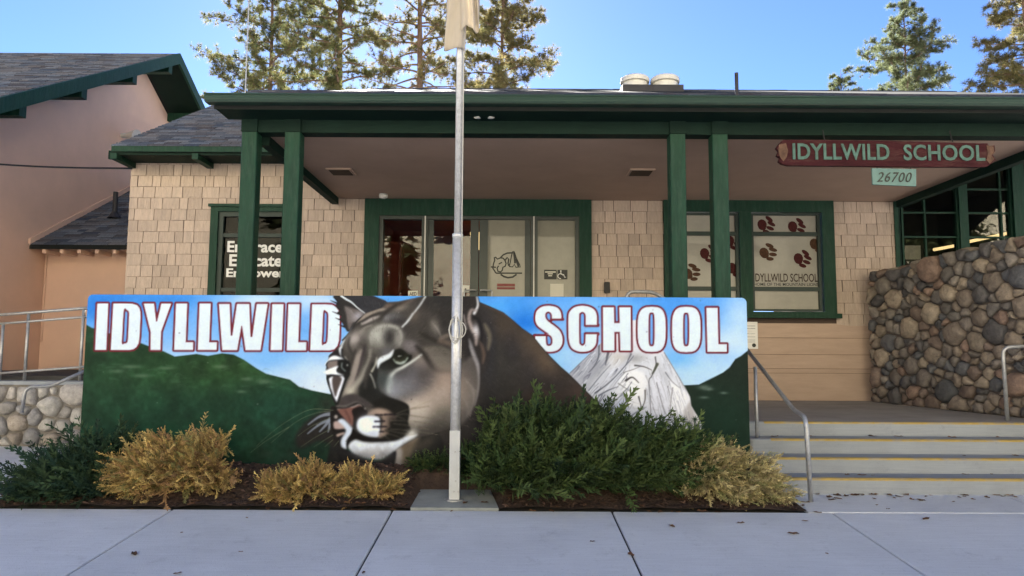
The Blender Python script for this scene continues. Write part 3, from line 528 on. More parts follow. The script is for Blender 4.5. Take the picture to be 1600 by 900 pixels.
    # whiskers
    for p in [((860,110),(1000,60),(1200,30)),((870,125),(960,110),(1010,130),(1250,165)),((800,182),(1000,185),(1250,215)),((830,212),(1000,235),(1200,275)),((760,280),(960,320),(1100,330)),((780,320),(870,345),(965,395)),((850,130),(950,165)),((800,270),(1000,285),(1300,330)),((720,320),(800,390)),((1000,70),(1200,-20),(1350,-30))]:
        stroke(z4(*p),(148,140,118),.9,.5,.5,.8)
    for p in [((1010,60),(1200,32)),((1000,125),(1260,165)),((1050,190),(1280,225)),((1080,250),(1280,270))]: stroke(z4(*p),(92,80,66),.9,.4,.5,.8)
    for p in [((0,885),(200,710),(400,580),(560,512),(780,520)),((150,850),(400,640),(600,550),(750,530)),((450,890),(600,790),(750,710)),((580,890),(690,820),(770,770)),((690,890),(770,820)),((420,780),(560,680),(740,600)),((-60,950),(100,830),(330,690)),((780,890),(830,830))]: stroke(zw(*p),(116,122,98),.5,1.1,.5,.75)
    blob(z4((560,545))[0],(20,5),(140,140,146),.7,.12); blob(z4((760,520))[0],(12,5),(140,138,142),.6,-.5); blob(z4((420,470))[0],(5,7),(170,174,184),.6)
    mask(head); k_=clip[0][...,None]; B=C.copy()
    for _ in range(2):
        B[1:-1]=(B[:-2]+2*B[1:-1]+B[2:])/4; B[:,1:-1]=(B[:,:-2]+2*B[:,1:-1]+B[:,2:])/4
    gy_=B.mean(2,keepdims=True); B=B*.72+gy_*np.array((1.0,.985,.965))*.28
    C[:] = C*(1-k_)+(84+(B-84)*1.16)*k_; clip[0]=None
    # fine fur strokes
    r6=np.random.RandomState(12)
    for i in range(900):
        if i%3==0: x=r6.uniform(755,930); y=r6.uniform(490,660); an=r6.uniform(.5,1.0); ok = y > 480+max(0,(x-760))*.82
        else: x=r6.uniform(560,745); y=r6.uniform(470,560); an=math.atan2(y-560,x-600)+r6.uniform(-.4,.4); ok = not (600<x<650 and 545<y<575)
        if not ok: continue
        L=r6.uniform(3,8); stroke([(x,y),(x+L*math.cos(an),y+L*math.sin(an))],[(130,120,110),(44,40,38)][i%2],1.0,.3,.6,.16)
    # grain of the painted render
    C += (rs.rand(Hn,Wn)-.5)[...,None]*6 + ((fb(9,31)-.5)*10)[...,None]
    dirt = np.clip((Y-700)/60+(fb(16,51)-.5)*1.6,0,1)*.35; C = C*(1-dirt[...,None])+np.array((78,70,62))*dirt[...,None]
    for i in range(70): blob((r6.uniform(140,1160),r6.uniform(465,740)),(r6.uniform(.5,1.3),r6.uniform(.5,1.3)),[(60,58,56),(150,146,140)][i%2],.6)
    return np.clip(C,0,255)
# ------------------------------------------------------------------ text and small shapes
def text_mesh(body, size=1., offset=0., shear=0., extrude=0., spacing=1., align='LEFT'):
    cu = bpy.data.curves.new('lettering', 'FONT'); cu.body = body; cu.size = size; cu.offset = offset; cu.shear = shear; cu.extrude = extrude; cu.space_character = spacing; cu.align_x = align; cu.resolution_u = 3
    o = bpy.data.objects.new('lettering', cu); col.objects.link(o)
    dg = bpy.context.evaluated_depsgraph_get(); me = bpy.data.meshes.new_from_object(o.evaluated_get(dg)); bpy.data.objects.remove(o); bpy.data.curves.remove(cu); return me
def fit_text(name, body, x0, x1, z0, z1, y, m, parent, tilt=0., **kw):      # upright lettering that fills a rectangle of the XZ plane
    me = text_mesh(body, **kw); n = len(me.vertices); co = np.empty(n*3, np.float32); me.vertices.foreach_get('co', co); co = co.reshape(-1,3)
    a = co.min(0); b = co.max(0); out = np.empty_like(co)
    out[:,0] = x0+(co[:,0]-a[0])/(b[0]-a[0])*(x1-x0); out[:,2] = z0+(co[:,1]-a[1])/(b[1]-a[1])*(z1-z0)+(out[:,0]-(x0+x1)/2)*tilt; out[:,1] = y-co[:,2]
    me.vertices.foreach_set('co', out.ravel()); me.update(); me.materials.clear()
    return link(name, me, m, parent)
def disc_poly(cx, cz, rx, rz, rot, n=12, k=1.):
    return [(cx+rx*math.cos(a)*math.cos(rot)-rz*math.sin(a)*math.sin(rot), cz+rx*math.cos(a)*math.sin(rot)+rz*math.sin(a)*math.cos(rot)) for a in [2*math.pi*i/n for i in range(n)]]
# ------------------------------------------------------------------ the ground
SLOPE = .075; YS = 6.80                      # foot of the steps; the walk falls away towards the street
def walk_z(y): return -SLOPE*(YS-y)
g = MB(); g.add([(-900,-900,-.95),(900,-900,-.95),(900,900,-.95),(-900,900,-.95)], [(0,1,2,3)]); struct(g.build('ground', M['bouncestreet']))
g = MB(); g.add([(-14,-1.2,walk_z(-1.2)-.02),(14,-1.2,walk_z(-1.2)-.02),(14,6.9,walk_z(6.9)-.02),(-14,6.9,walk_z(6.9)-.02)], [(0,1,2,3)])
g.add([(-14,-1.2,-.95),(14,-1.2,-.95),(14,-1.2,walk_z(-1.2)-.02),(-14,-1.2,walk_z(-1.2)-.02)], [(0,1,2,3)])
sidewalk = struct(g.build('sidewalk', M['joint']))
YE = PZ(800, 798, walk_z(6.24)).y
random.seed(3)
jx = [P(270,797,YE).x + 1.865*k for k in range(-5,8)]
def slab(x0, x1, y0, y1, dz=0):
    m = MB(); gx = .008; x0 += gx; x1 -= gx; y0 += gx; y1 -= gx; b = .008
    z = lambda y: walk_z(y)+dz
    v = [(x0,y0,z(y0)-.06),(x1,y0,z(y0)-.06),(x1,y1,z(y1)-.06),(x0,y1,z(y1)-.06),(x0,y0,z(y0)-b),(x1,y0,z(y0)-b),(x1,y1,z(y1)-b),(x0,y1,z(y1)-b),(x0+b,y0+b,z(y0+b)),(x1-b,y0+b,z(y0+b)),(x1-b,y1-b,z(y1-b)),(x0+b,y1-b,z(y1-b))]
    m.add(v, [(8,9,10,11)]+[(k,(k+1)%4,4+(k+1)%4,4+k) for k in range(4)]+[(4+k,4+(k+1)%4,8+(k+1)%4,8+k) for k in range(4)])
    return m.build('slab', M['concrete'], sidewalk)
for i in range(len(jx)-1):
    slab(jx[i], jx[i+1], 2.6, YE); slab(jx[i], jx[i+1], -1.15, 2.6)
    if jx[i] > 2.3: slab(jx[i] if jx[i] > 2.9 else P(1264,803,YE).x-.01, jx[i+1], YE, YS+.02)
# path that climbs on the left towards the ramp
YL = 9.3; ZL = P(60,697,YL).z
z0 = walk_z(YE)
def path_z(y): return z0+(ZL-z0)*(y-YE)/(YL+.2-YE)
# planting bed: a low mound of bark mulch in front of the mural
YM = 6.92
bx0, bx1 = P(0,772,6.4).x, P(1262,803,YE).x
PADX = P(710,790,YE).x
def bed_left(y): return bx0-.35 + max(0,(y-YE))*.95
def bed_z(x, y):
    t = max(0,min(1,(y-YE)/(YM-YE))); e = min(1, max(0,(x-bed_left(y))/.5), max(0,(bx1+.02-x)/.35)) if True else 1
    if abs(x-PADX) < .42 and y < YE+.5: e *= .15+.85*max(0,(abs(x-PADX)-.36)/.06)
    return walk_z(y)+.006 + e*(.015+.20*t*t*(3-2*t)) + .012*math.sin(x*9+y*5)*math.sin(x*4.1-y*7)*e
v = []; f = []; NX, NY = 150, 22
for j in range(NY+1):
    y = YE+.012+(YM+.25-YE)*j/NY
    for i in range(NX+1):
        xl = bed_left(y); x = xl+(bx1-xl)*i/NX; v.append((x,y,bed_z(x,y)))
for j in range(NY):
    for i in range(NX): k = j*(NX+1)+i; f.append((k,k+1,k+NX+2,k+NX+1))
b = MB(); b.add(v,f); bed = struct(b.build('planting_bed', M['earth'], None, True))
pl = MB(); pl.add([(-14,YE+.004,z0-.002),(bed_left(YE)+.06,YE+.004,z0-.002),(bed_left(YM+.25)+.06,YM+.25,path_z(YM+.25)),(-14,YM+.25,path_z(YM+.25)),(-2.5,YM+.25,path_z(YM+.25)),(-2.5,YL+.2,ZL),(-14,YL+.2,ZL)], [(0,1,2,3),(3,2,4,5,6)]); struct(pl.build('path', M['concrete']))
# concrete pad of the flagpole
padz = walk_z(YE)+.055
pd = MB(); a0, a1 = P(641,800,YE).x, P(779,801,YE).x; c0, c1 = P(655,768,YE+.38).x, P(765,768,YE+.38).x
pd.hexa([(a0,YE+.012,-.2),(a1,YE+.012,-.2),(c1,YE+.5,-.2),(c0,YE+.5,-.2),(a0,YE+.012,walk_z(YE)+.02),(a1,YE+.012,walk_z(YE)+.02),(c1,YE+.5,padz+.03),(c0,YE+.5,padz+.03)]); struct(pd.build('flagpole_pad', M['pad']))
# ------------------------------------------------------------------ porch floor and entrance steps
RIS = .1445; TR = .30; FZ = 4*RIS; YW = 10.8; WZ = .602
sx0 = P(1178,716,7.1).x
pf = MB(); pf.hexa([(sx0-.1,YS+3*TR+.01,-.3),(9,YS+3*TR+.01,-.3),(9,YW+1,-.3),(sx0-.1,YW+1,-.3),(sx0-.1,YS+3*TR+.01,FZ-.001),(9,YS+3*TR+.01,FZ-.001),(9,YW+1,WZ+.01),(sx0-.1,YW+1,WZ+.01)])
pf.hexa([(-3.2,7.25,-.3),(sx0-.1,7.25,-.3),(sx0-.1,YW+1,-.3),(-3.2,YW+1,-.3),(-3.2,7.25,FZ-.001),(sx0-.1,7.25,FZ-.001),(sx0-.1,YW+1,WZ+.01),(-3.2,YW+1,WZ+.01)])
struct(pf.build('porch_floor', M['porch']))
st = thing('entrance_steps', (3.6,YS,0), 'four grey concrete entrance steps with yellow nosing lines beside the mural', 'steps')
for k in range(4):
    y = YS+k*TR; z = (k+1)*RIS; xl = sx0+(.10-.02*k if k < 3 else .05); r = .16 if k < 2 else .05; xr = 7.4
    pts = [(xl+r-r*math.sin(a), y+r-r*math.cos(a)) for a in [math.pi/2*i/6 for i in range(7)]][::-1]
    pts = pts+[(xl+r,y)] if abs(pts[-1][0]-xl-r) > 1e-6 else pts
    outline = pts+[(xr,y),(xr,y+TR+(.02 if k < 3 else -.2)),(xl,y+TR+(.02 if k < 3 else -.2))]
    b = .012; n = len(outline); cx = sum(p[0] for p in outline)/n; cy = sum(p[1] for p in outline)/n
    inn = [(px+(b if px < cx else -b), py+(b if py < cy else 0)) for px,py in outline]
    m = MB(); vv = [(p[0],p[1],k*RIS-.1 if k else -.1) for p in outline]+[(p[0],p[1],z-b) for p in outline]+[(p[0],p[1],z) for p in inn]
    m.add(vv, [tuple(range(2*n,3*n))]+[(i,(i+1)%n,n+(i+1)%n,n+i) for i in range(n)]+[(n+i,n+(i+1)%n,2*n+(i+1)%n,2*n+i) for i in range(n)])
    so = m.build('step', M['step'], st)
    ys0 = P([1228,1214,1205,1194][k],[748,716,687,660][k],y).x
    t = MB(); t.prismx([(y-.003,z-.019),(y-.003,z-.010),(y+.014,z+.002),(y+.046,z+.002),(y+.046,z-.02),(y+.01,z-.019)], ys0, xr); t.build('nosing_line', M['yellow'], so)
# ------------------------------------------------------------------ school building
bld = thing('school_building', (1.5,YW,WZ), 'tan shingled school building with green porch and dark shingle roof', 'building')
def W(px, py): q = P(px,py,YW); return q.x, q.z
SZ = P(800,312,YW).z                           # soffit level
wxl = W(203,330)[0]; wxr = W(1401,360)[0]; wtop = P(280,250,YW).z
# openings in the wall (x0,x1,z0,z1)
ox = dict(lw=(W(328,400)[0],W(464,400)[0],W(380,520)[1],W(380,321)[1]), door=(W(569,400)[0],W(924,400)[0],WZ-.02,SZ-.004), rw=(W(1037,400)[0],W(1303,400)[0],W(1170,495)[1],W(1170,314)[1]))
wall = MB(); xs = [wxl, ox['lw'][0], ox['lw'][1], ox['door'][0], ox['door'][1], ox['rw'][0], ox['rw'][1], wxr]
for i in range(7):
    x0, x1 = xs[i], xs[i+1]
    if i in (1,5):
        o4 = ox['lw'] if i == 1 else ox['rw']; wall.box(x0,x1,YW,YW+.22,-.3,o4[2]); wall.box(x0,x1,YW,YW+.22,o4[3],wtop+.2)
    elif i == 3: wall.box(x0,x1,YW,YW+.22,SZ-.004,wtop+.2)
    else: wall.box(x0,x1,YW,YW+.22,-.3,wtop+.2)
wall.box(wxl,wxl+.2,YW+.22,21,-.3,wtop+.2)
wallo = wall.build('wall', M['wallback'], bld)
# shingles, each a tapered shake hung on the wall
SH = 18.15*YW/FPX/ math.cos(PITCH)*.985; ROW0 = SZ
def overlap(x0,x1,z0,z1,o): return x0 < o[1]-.01 and x1 > o[0]+.01 and z0 < o[3]-.01 and z1 > o[2]+.01
rs = random.Random(12); smesh = {}; nsh = 0
def shake(w, h):
    key = (round(w,2), round(h,3), rs.randrange(3))
    if key in smesh: return smesh[key]
    j = [rs.uniform(-.0018,.0018) for _ in range(4)]; t = rs.uniform(.009,.013)
    m = MB(); m.hexa([(0,-t,j[0]),(w,-t-.001,j[1]),(w,.001,0),(0,.001,0),(0.001+j[2]*.3,-.004,h),(w-.001+j[3]*.3,-.004,h),(w,.001,h),(0,.001,h)])
    me = bpy.data.meshes.new('shingle'); me.from_pydata(m.v,[],m.f); me.update(); me.materials.append(M['shingle']); smesh[key] = me; return me
zb_l = P(260,470,YW).z; zb_b = P(980,472,YW).z; zb_c = P(1340,500,YW).z
regions = [(wxl-.015, ox['door'][0]-.002, zb_l, wtop), (ox['door'][1]+.002, ox['rw'][0]-.002, zb_b, SZ), (ox['rw'][1]+.002, wxr, zb_c, SZ)]
for ri,(x0,x1,z0,z1) in enumerate(regions):
    k = int((z0-ROW0)/SH)-1
    while ROW0+k*SH < z1-.01:
        zb = ROW0+k*SH; zt = min(zb+SH+.004, z1); k += 1
        if zt < z0: continue
        spans = [(x0,x1)]
        if ri == 0 and zb+SH*.5 < ox['lw'][3] and zb < ox['lw'][3]-.02: spans = [(x0,ox['lw'][0]-.002),(ox['lw'][1]+.002,x1)]
        for (a,bb) in spans:
            x = a; first = True
            while x < bb-.01:
                w = round(rs.choice([.13,.16,.18,.2,.22,.24,.26,.3])*(rs.uniform(.4,1) if first else 1),2); first = False
                if x+w > bb-.06: w = bb-x
                me = shake(w-.008, zt-zb-.007) if w > .03 else None
                if me:
                    o = bpy.data.objects.new('shingle', me); col.objects.link(o); o.location = (x+.0025, YW, zb+rs.uniform(-.0012,.0012)); attach(o, wallo); nsh += 1
                x += w
print('shingles', nsh)
# lapped boards below the right windows
bl = [W(1250,y)[1] for y in (505,528,554,576,583,625)]; bl[-1] = WZ
for i in range(5):
    z1, z0_ = bl[i], bl[i+1]; m = MB(); m.hexa([(ox['door'][1],YW-.026,z0_+.002),(wxr-.02,YW-.026,z0_+.002),(wxr-.02,YW+.001,z0_+.002),(ox['door'][1],YW+.001,z0_+.002),(ox['door'][1],YW-.008,z1-.003),(wxr-.02,YW-.008,z1-.003),(wxr-.02,YW+.001,z1-.003),(ox['door'][1],YW+.001,z1-.003)]); m.build('siding_board', M['board'], wallo)
# corner boards and frieze under the left eave
m = MB(); m.box(wxl-.35,P(390,240,YW).x+1.2,YW-.05,YW-.003,wtop+.001,wtop+.13); m.build('frieze_board', M['darkgreen'], bld)
def frame(name, x0, x1, z0, z1, wl_, wr_, wt, wb, y0, y1, m, parent):
    q = MB(); q.box(x0,x0+wl_,y0,y1,z0,z1); q.box(x1-wr_,x1,y0,y1,z0,z1); q.box(x0+wl_,x1-wr_,y0,y1,z1-wt,z1); 
    if wb: q.box(x0+wl_,x1-wr_,y0,y1,z0,z0+wb)
    return q.build(name, m, parent)
def pane(x0, x1, z0, z1, y, m, parent, name='pane'): q = MB(); q.box(x0,x1,y,y+.006,z0,z1); return q.build(name, m, parent)
# ---- left window with lettering
def wx(px, py=400): return W(px,py)[0]
def wz(py, px=800): return W(px,py)[1]
x0,x1,z0_,z1 = ox['lw']
win = frame('window', x0, x1, z0_, z1, .115,.115,.10,.10, YW-.045, YW+.10, M['green'], bld); win['label'] = 'dark window with white lettering beside the left posts'
hd = MB(); hd.box(x0-.03,x1+.03,YW-.075,YW-.046,z1-.03,z1+.012); hd.build('head_trim', M['green'], win)
frame('frame', x0+.116, x1-.116, z0_+.1, z1-.101, .07,.07,.07,.06, YW-.01, YW+.09, M['winframe'], win)
lz = wz(367,390); lz2 = wz(452,390)
for z_ in (lz,lz2): q = MB(); q.box(x0+.186,x1-.186,YW,YW+.08,z_-.035,z_+.022); q.build('sash_rail', M['winframe'], win)
pane(x0+.18, x1-.18, z0_+.15, lz2, YW+.04, M['darkglass'], win); pane(x0+.18, x1-.18, lz2, lz, YW+.041, M['darkglass'], win); pane(x0+.18, x1-.18, lz, z1-.16, YW+.04, M['darkglass'], win)
for t_, ya, yb, xa, xb in [('Embrace',376,394,353,440),('Educate',397,416,357,440),('Empower',419,437,353,446)]:
    fit_text('lettering', t_, wx(xa), wx(xb), wz(yb,395), wz(ya,395), YW+.036, M['white'], win, offset=.03)
# ---- right double window with paw prints
x0,x1,z0_,z1 = ox['rw']; xm0, xm1 = wx(1155), wx(1174)
win2 = frame('window', x0, x1, z0_, z1, wx(1052)-x0, x1-wx(1284), z1-wz(332,1170), wz(487,1170)-z0_, YW-.05, YW+.10, M['green'], bld); win2['label'] = 'pale double window printed with paw prints right of the door'
q = MB(); q.box(xm0,xm1,YW-.04,YW+.10,wz(487,1170),wz(332,1170)); q.build('mullion', M['green'], win2)
q = MB(); q.box(x0-.05,x1+.05,YW-.10,YW-.051,z0_-.02,z0_+.05); q.build('sill', M['green'], win2)
zt_, zb_ = wz(333,1170), wz(486,1170)
for (a,b_) in ((wx(1053),xm0-.002),(xm1+.002,wx(1283))):
    frame('frame', a+.002, b_-.002, zb_+.002, zt_-.002, .035,.045,.03,.03, YW-.005, YW+.09, M['winframe'], win2)
    r1, r2 = wz(365,1170), wz(451,1170)
    for z_ in (r1,r2): q = MB(); q.box(a+.037,b_-.047,YW,YW+.08,z_-.03,z_+.03); q.build('sash_rail', M['winframe'], win2)
    for (p,q_) in ((zb_+.03,r2-.03),(r2+.03,r1-.026),(r1+.026,zt_-.03)): pane(a+.035,b_-.045,p,q_,YW+.04,M['film'],win2)
def paw(px, py, m, rot=-.15, s=1., clip=None):
    cx, cz = W(px,py); q = MB(); k = YW/FPX*s; yy = YW+.036
    parts = [(-5,-1,7.5,8.5,.3),(-4,-6,6,4,0),(5,9.5,7,3.2,-.5),(9.5,2.5,7,3.0,-.35),(8.5,-5,6.5,3.0,-.2),(3,-11.5,6,3.0,-.15)]
    for (dx,dz,rx,rz,ro) in parts:
        c_, s_ = math.cos(rot), math.sin(rot); X, Zq = cx+(dx*c_-dz*s_)*k, cz+(dx*s_+dz*c_)*k; pts = disc_poly(X,Zq,rx*k,rz*k,ro+rot,12)
        if clip: pts = [(min(max(p[0],clip[0]),clip[1]),min(max(p[1],clip[2]),clip[3])) for p in pts]
        yy -= .0003; n = len(q.v); q.add([(p[0],yy,p[1]) for p in pts],[tuple(range(12))])
    return q.build('paw_print', m, win2)
cr_ = (xm1+.04,wx(1281)-.04,r1+.03,zt_-.03); cl_ = (wx(1053)+.04,xm0-.05,r2+.03,r1-.03); cr2 = (xm1+.04,wx(1281)-.02,r2+.03,r1-.03)
paw(1197,350,M['paw'],clip=cr_); paw(1245,353,M['paw'],clip=cr_); paw(1200,393,M['pawreflect'],.1,clip=cr2); paw(1254,403,M['paw'],clip=cr2); paw(1279,380,M['pawreflect'],clip=cr2)
paw(1107,395,M['paw'],clip=cl_); paw(1080,425,M['pawreflect'],.2,clip=cl_); paw(1146,375,M['paw'],clip=cl_); paw(1150,418,M['paw'],clip=cl_)
fit_text('lettering', 'IDYLLWILD SCHOOL', wx(1178), wx(1278), wz(440,1228), wz(427,1228), YW+.0355, M['inkdark'], win2, offset=.01)
fit_text('lettering', 'HOME OF THE MOUNTAIN LIONS', wx(1178), wx(1279), wz(446.4,1228), wz(441.6,1228), YW+.0352, M['inkblack'], win2, offset=.012)
# ---- entrance doors
x0,x1,z0_,z1 = ox['door']; zh = wz(338,750)
dfr = frame('door_frame', x0, x1, z0_+.02, z1, wx(592)-x0, x1-wx(905), z1-zh, 0, YW-.05, YW+.14, M['green'], bld)
q = MB(); q.box(wx(592),wx(598),YW-.02,YW+.13,WZ,zh); q.box(wx(658.5),wx(668),YW-.02,YW+.13,WZ,zh); q.box(wx(829),wx(840),YW-.02,YW+.13,WZ,zh); q.box(wx(899),wx(905),YW-.02,YW+.13,WZ,zh); q.box(wx(598),wx(658.5),YW-.02,YW+.13,zh-.05,zh); q.box(wx(668),wx(829),YW-.02,YW+.13,zh-.05,zh); q.box(wx(840),wx(899),YW-.02,YW+.13,zh-.05,zh); q.box(wx(598),wx(658.5),YW-.02,YW+.13,WZ,WZ+.2); q.box(wx(840),wx(899),YW-.02,YW+.13,WZ,WZ+.2)
q.build('mullion', M['frame'], dfr)
for px in (664,834): q = MB(); q.box(wx(px)-.009,wx(px)+.009,YW-.034,YW-.021,WZ,zh-.002); q.build('weather_strip', M['whitemetal'], dfr)
sl = [pane(wx(597.5),wx(659),WZ+.19,zh-.045,YW+.05,M['glass'],dfr,'sidelight'), pane(wx(839.5),wx(899.5),WZ+.19,zh-.045,YW+.05,M['doorfilm'],dfr,'sidelight')]
doors = []
for (a,b_,pa,pb,mt) in ((668.5,747.6,677,735,M['glass']),(748.6,828.6,762,820,M['doorfilm'])):
    q = MB(); zt2 = zh-.055; zp = wz(343,750); X0,X1,A,B = wx(a),wx(b_),wx(pa),wx(pb)
    q.box(X0,A,YW,YW+.05,WZ+.01,zt2); q.box(B,X1,YW,YW+.05,WZ+.01,zt2); q.box(A,B,YW,YW+.05,zp,zt2); q.box(A,B,YW,YW+.05,WZ+.01,WZ+.26); zz = wz(463,750); q.box(A,B,YW,YW+.05,zz-.12,zz)
    d = q.build('door', M['frame'], bld); doors.append(d); pane(A-.004,B+.004,WZ+.25,zp+.004,YW+.022,mt,d)
    left = mt is M['glass']; hx = X1-.035 if left else X0+.035; hz = wz(454,750); sg = -1 if left else 1
    q = MB(); q.tube([(hx,YW,hz),(hx,YW-.07,hz),(hx+sg*.05,YW-.09,hz),(hx+sg*.16,YW-.09,hz-.005),(hx+sg*.17,YW-.09,hz-.03),(hx+sg*.17,YW-.09,hz-.34),(hx+sg*.16,YW-.06,hz-.36),(hx+sg*.16,YW,hz-.36)],.012,8); q.build('handle', M['steel'], d)
doors[0]['label'] = 'left glass door leaf with clear pane'; doors[1]['label'] = 'right glass door leaf with emblem on pale film'
q = MB(); q.box(wx(722),wx(734),YW-.008,YW-.001,wz(457,730),wz(446,730)); q.build('lock_plate', M['whitemetal'], doors[0])
q = MB(); q.prism(disc_poly(wx(728),wz(452,730),.014,.014,0,10),YW-.014,YW-.0085); q.build('lock_cylinder', M['black'], doors[0])
# emblem and notices on the glass
e = MB(); yv = YW+.018; k_ = lambda pts: [W(740+p[0]/8.183, 360+p[1]/8.183) for p in pts]
for pts, w in [([(345,345),(380,310),(430,288),(490,285)],.022),([(345,560),(390,590),(440,603),(500,595),(550,560)],.026),([(220,465),(285,470)],.02),([(285,545),(620,545)],.022),([(285,545),(270,520),(245,480),(255,420),(270,380),(265,345),(280,340),(305,365),(340,350),(375,352),(400,380),(415,420),(405,455),(375,470),(365,510),(345,530),(310,520),(300,480),(320,450)],.02),([(320,430),(350,412),(365,408)],.018),([(400,380),(430,345),(450,370),(440,420),(450,450)],.022),([(455,460),(470,400),(485,320),(500,270),(515,265),(530,300),(545,350),(570,400),(590,440),(600,465),(540,470),(520,430),(500,465),(455,460)],.016),([(515,275),(525,350),(530,420)],.03),([(545,360),(560,420),(575,460)],.03)]: e.ribbon(k_(pts), w, yv)
e.build('emblem', M['inkblack'], doors[1])
for (ya,yb) in ((443,447.5),(448.5,452)): q = MB(); q.box(wx(777),wx(805),YW+.016,YW+.0175,wz(yb,790),wz(ya,790)); q.build('red_lettering', M['inkred'], doors[1])
def sign_on(x_0,x_1,y_0,y_1,m,parent,name='notice',y=YW+.044): q = MB(); q.box(wx(x_0),wx(x_1),y,y+.004,wz(y_1,(x_0+x_1)/2),wz(y_0,(x_0+x_1)/2)); return q.build(name,m,parent)
sign_on(850.5,870,421,436,M['inkblack'],dfr); sign_on(871.5,887,421,436,M['inkblack'],dfr,'accessible_sign'); sign_on(860,881,443,463,M['paper'],dfr)
for ya,yb,xa,xb in ((423.5,425.5,852,868.5),(426.5,428.2,856,864),(429.5,431.2,857,863)): q = MB(); q.box(wx(xa),wx(xb),YW+.0415,YW+.0425,wz(yb,860),wz(ya,860)); q.build('print_line', M['paper'], dfr)
wc = MB(); wcf = lambda pts: [(wx(871.5+p[0]),wz(421+p[1],880)) for p in pts]
wc.ribbon(wcf([(5,2),(5.4,7),(9.5,7.4),(11,12),(13,11.4)]),.012,YW+.042); wc.ribbon(wcf([(4.6+4.2*math.cos(a),10+3.8*math.sin(a)) for a in [(-.2-.33*i) *-1+1.2 for i in range(15)]]),.011,YW+.0418); wc.ribbon(wcf([(4.2,1.9),(5.9,1.9)]),.016,YW+.0416); wc.build('wheelchair_symbol', M['white'], dfr)
aed = sign_on(638,653,454,463,M['paper'],dfr,'aed_sticker',YW+.046); fit_text('lettering','AED',wx(640),wx(651.5),wz(461.5,645),wz(456,645),YW+.0445,M['inkblack'],dfr,offset=.02)
# card reader and white sensor
q = MB(); q.bevbox(wx(943),wx(952),YW-.06,YW-.016,wz(458,947),wz(441,947),.008); rd = q.build('card_reader', M['black'], bld)
q = MB(); q.lathe([(.055,.02),(.065,.0),(.06,-.035),(.03,-.05)],(P(599,306,10.4).x,10.4,SZ-.03),16); q.build('smoke_detector', M['whitemetal'], bld, True)
# interior behind the glass
def room(x0,x1,y1,z0,z1,m,name='interior'):
    q = MB(); y0 = YW+.23; q.add([(x0,y0,z0),(x1,y0,z0),(x1,y1,z0),(x0,y1,z0),(x0,y0,z1),(x1,y0,z1),(x1,y1,z1),(x0,y1,z1)],[(0,1,2,3),(7,6,5,4),(3,2,6,7),(0,3,7,4),(2,1,5,6)]); return q.build(name,m,bld)
room(-5.3,-2.9,13.5,.6,SZ-.1,M['room2']); room(-2.6,1.6,15.5,WZ-.01,SZ+.3,M['room']); 
q = MB(); q.box(-.75,-.55,12.6,14.5,SZ-.25,SZ-.2); q.build('ceiling_lamp', M['lamp'], bld)
q = MB(); q.box(-2.3,-1.9,12.3,12.4,WZ,WZ+2.6); q.box(-1.2,-.8,13.2,13.3,WZ,WZ+2.4); q.build('curtain', M['room'], bld)
# ---- porch: soffit, beam, posts
PXL = P(416,207,7.5).x; PXR = wxr-.02; YB = P(800,208,7.45).y
def z_at(py, Y, px=800): return P(px,py,Y).z
q = MB(); q.box(PXL,PXR,7.6,YW-.002,SZ,SZ+.04); q.build('soffit', M['soffit'], bld)
for (a,b_) in ((PXL-.10,PXL-.003),(PXR+.003,PXR+.10)): q = MB(); q.box(a,b_,7.61,YW-.06,SZ-.10,SZ+.30); q.build('side_beam', M['darkgreen'], bld)
bxl = P(382,190,7.43).x; ztop = z_at(150,7.43); q = MB(); q.box(bxl,7.6,7.43,7.597,SZ-.012,ztop); q.build('beam', M['darkgreen'], bld)
for px in (386.5,454.5,1060,1126.5):
    xc = P(px,300,7.42).x; m = MB(); h = .082; c_ = .008; zt2 = SZ-.013
    m.prismz([(xc-h+c_,7.41),(xc+h-c_,7.41),(xc+h,7.41+c_),(xc+h,7.41+2*h-c_),(xc+h-c_,7.41+2*h),(xc-h+c_,7.41+2*h),(xc-h,7.41+2*h-c_),(xc-h,7.41+c_)],FZ-.002,zt2); po = m.build('post', M['green'], bld)
    m = MB(); m.box(xc-h-.002,xc+h+.002,7.40,7.426,zt2+.002,ztop-.1); m.build('post_cap', M['darkgreen'], po)
# eave, gutter, porch roof
YG = 6.98; gz1 = z_at(149.0,YG); gz0 = z_at(160.5,YG); gxl = P(319,152,YG).x; gxr = 9.5
q = MB(); q.prismx([(YG,gz1),(YG+.012,gz1),(YG+.022,gz0+.02),(YG+.11,gz0+.012),(YG+.11,gz1-.005),(YG+.12,gz1-.005),(YG+.12,gz0),(YG+.018,gz0),(YG+.006,gz0+.03),(YG-.006,gz1-.025)][::-1],gxl,gxr); gut = q.build('gutter', M['green2'], bld)
q = MB(); q.tube([(gxl,YG-.006,gz1),(gxr,YG-.006,gz1)],.010,6); q.tube([(gxl,YG+.004,gz0+.012),(gxr,YG+.004,gz0+.012)],.007,6); q.build('gutter_lip', M['green2'], gut)
SL = .3865; RY = 15.8; rz0 = gz1-.004; RZ = rz0+SL*(RY-YG-.06)
rx0 = gxl+.05
q = MB(); q.prismx([(YG+.125,rz0-.02),(YG+.06,rz0),(RY,RZ),(RY,RZ-.12),(YG+.6,rz0+.03),(YG+.125,rz0-.11)][::-1],rx0,gxr); roof = q.build('roof', M['roofbase'], bld)
q = MB(); q.prismx([(YG+.13,rz0-.112),(7.428,rz0-.112),(7.428,rz0+.02),(YG+.13,rz0-.09)],rx0+.02,gxr); q.build('eave_board', M['darkgreen'], bld)
q = MB(); q.prismx([(7.6,SZ+.05),(YW+1.5,SZ+.05),(RY,RZ-.13),(7.6,rz0+.05)],PXL-.08,PXL-.02); q.build('porch_cheek', M['darkgreen'], bld)
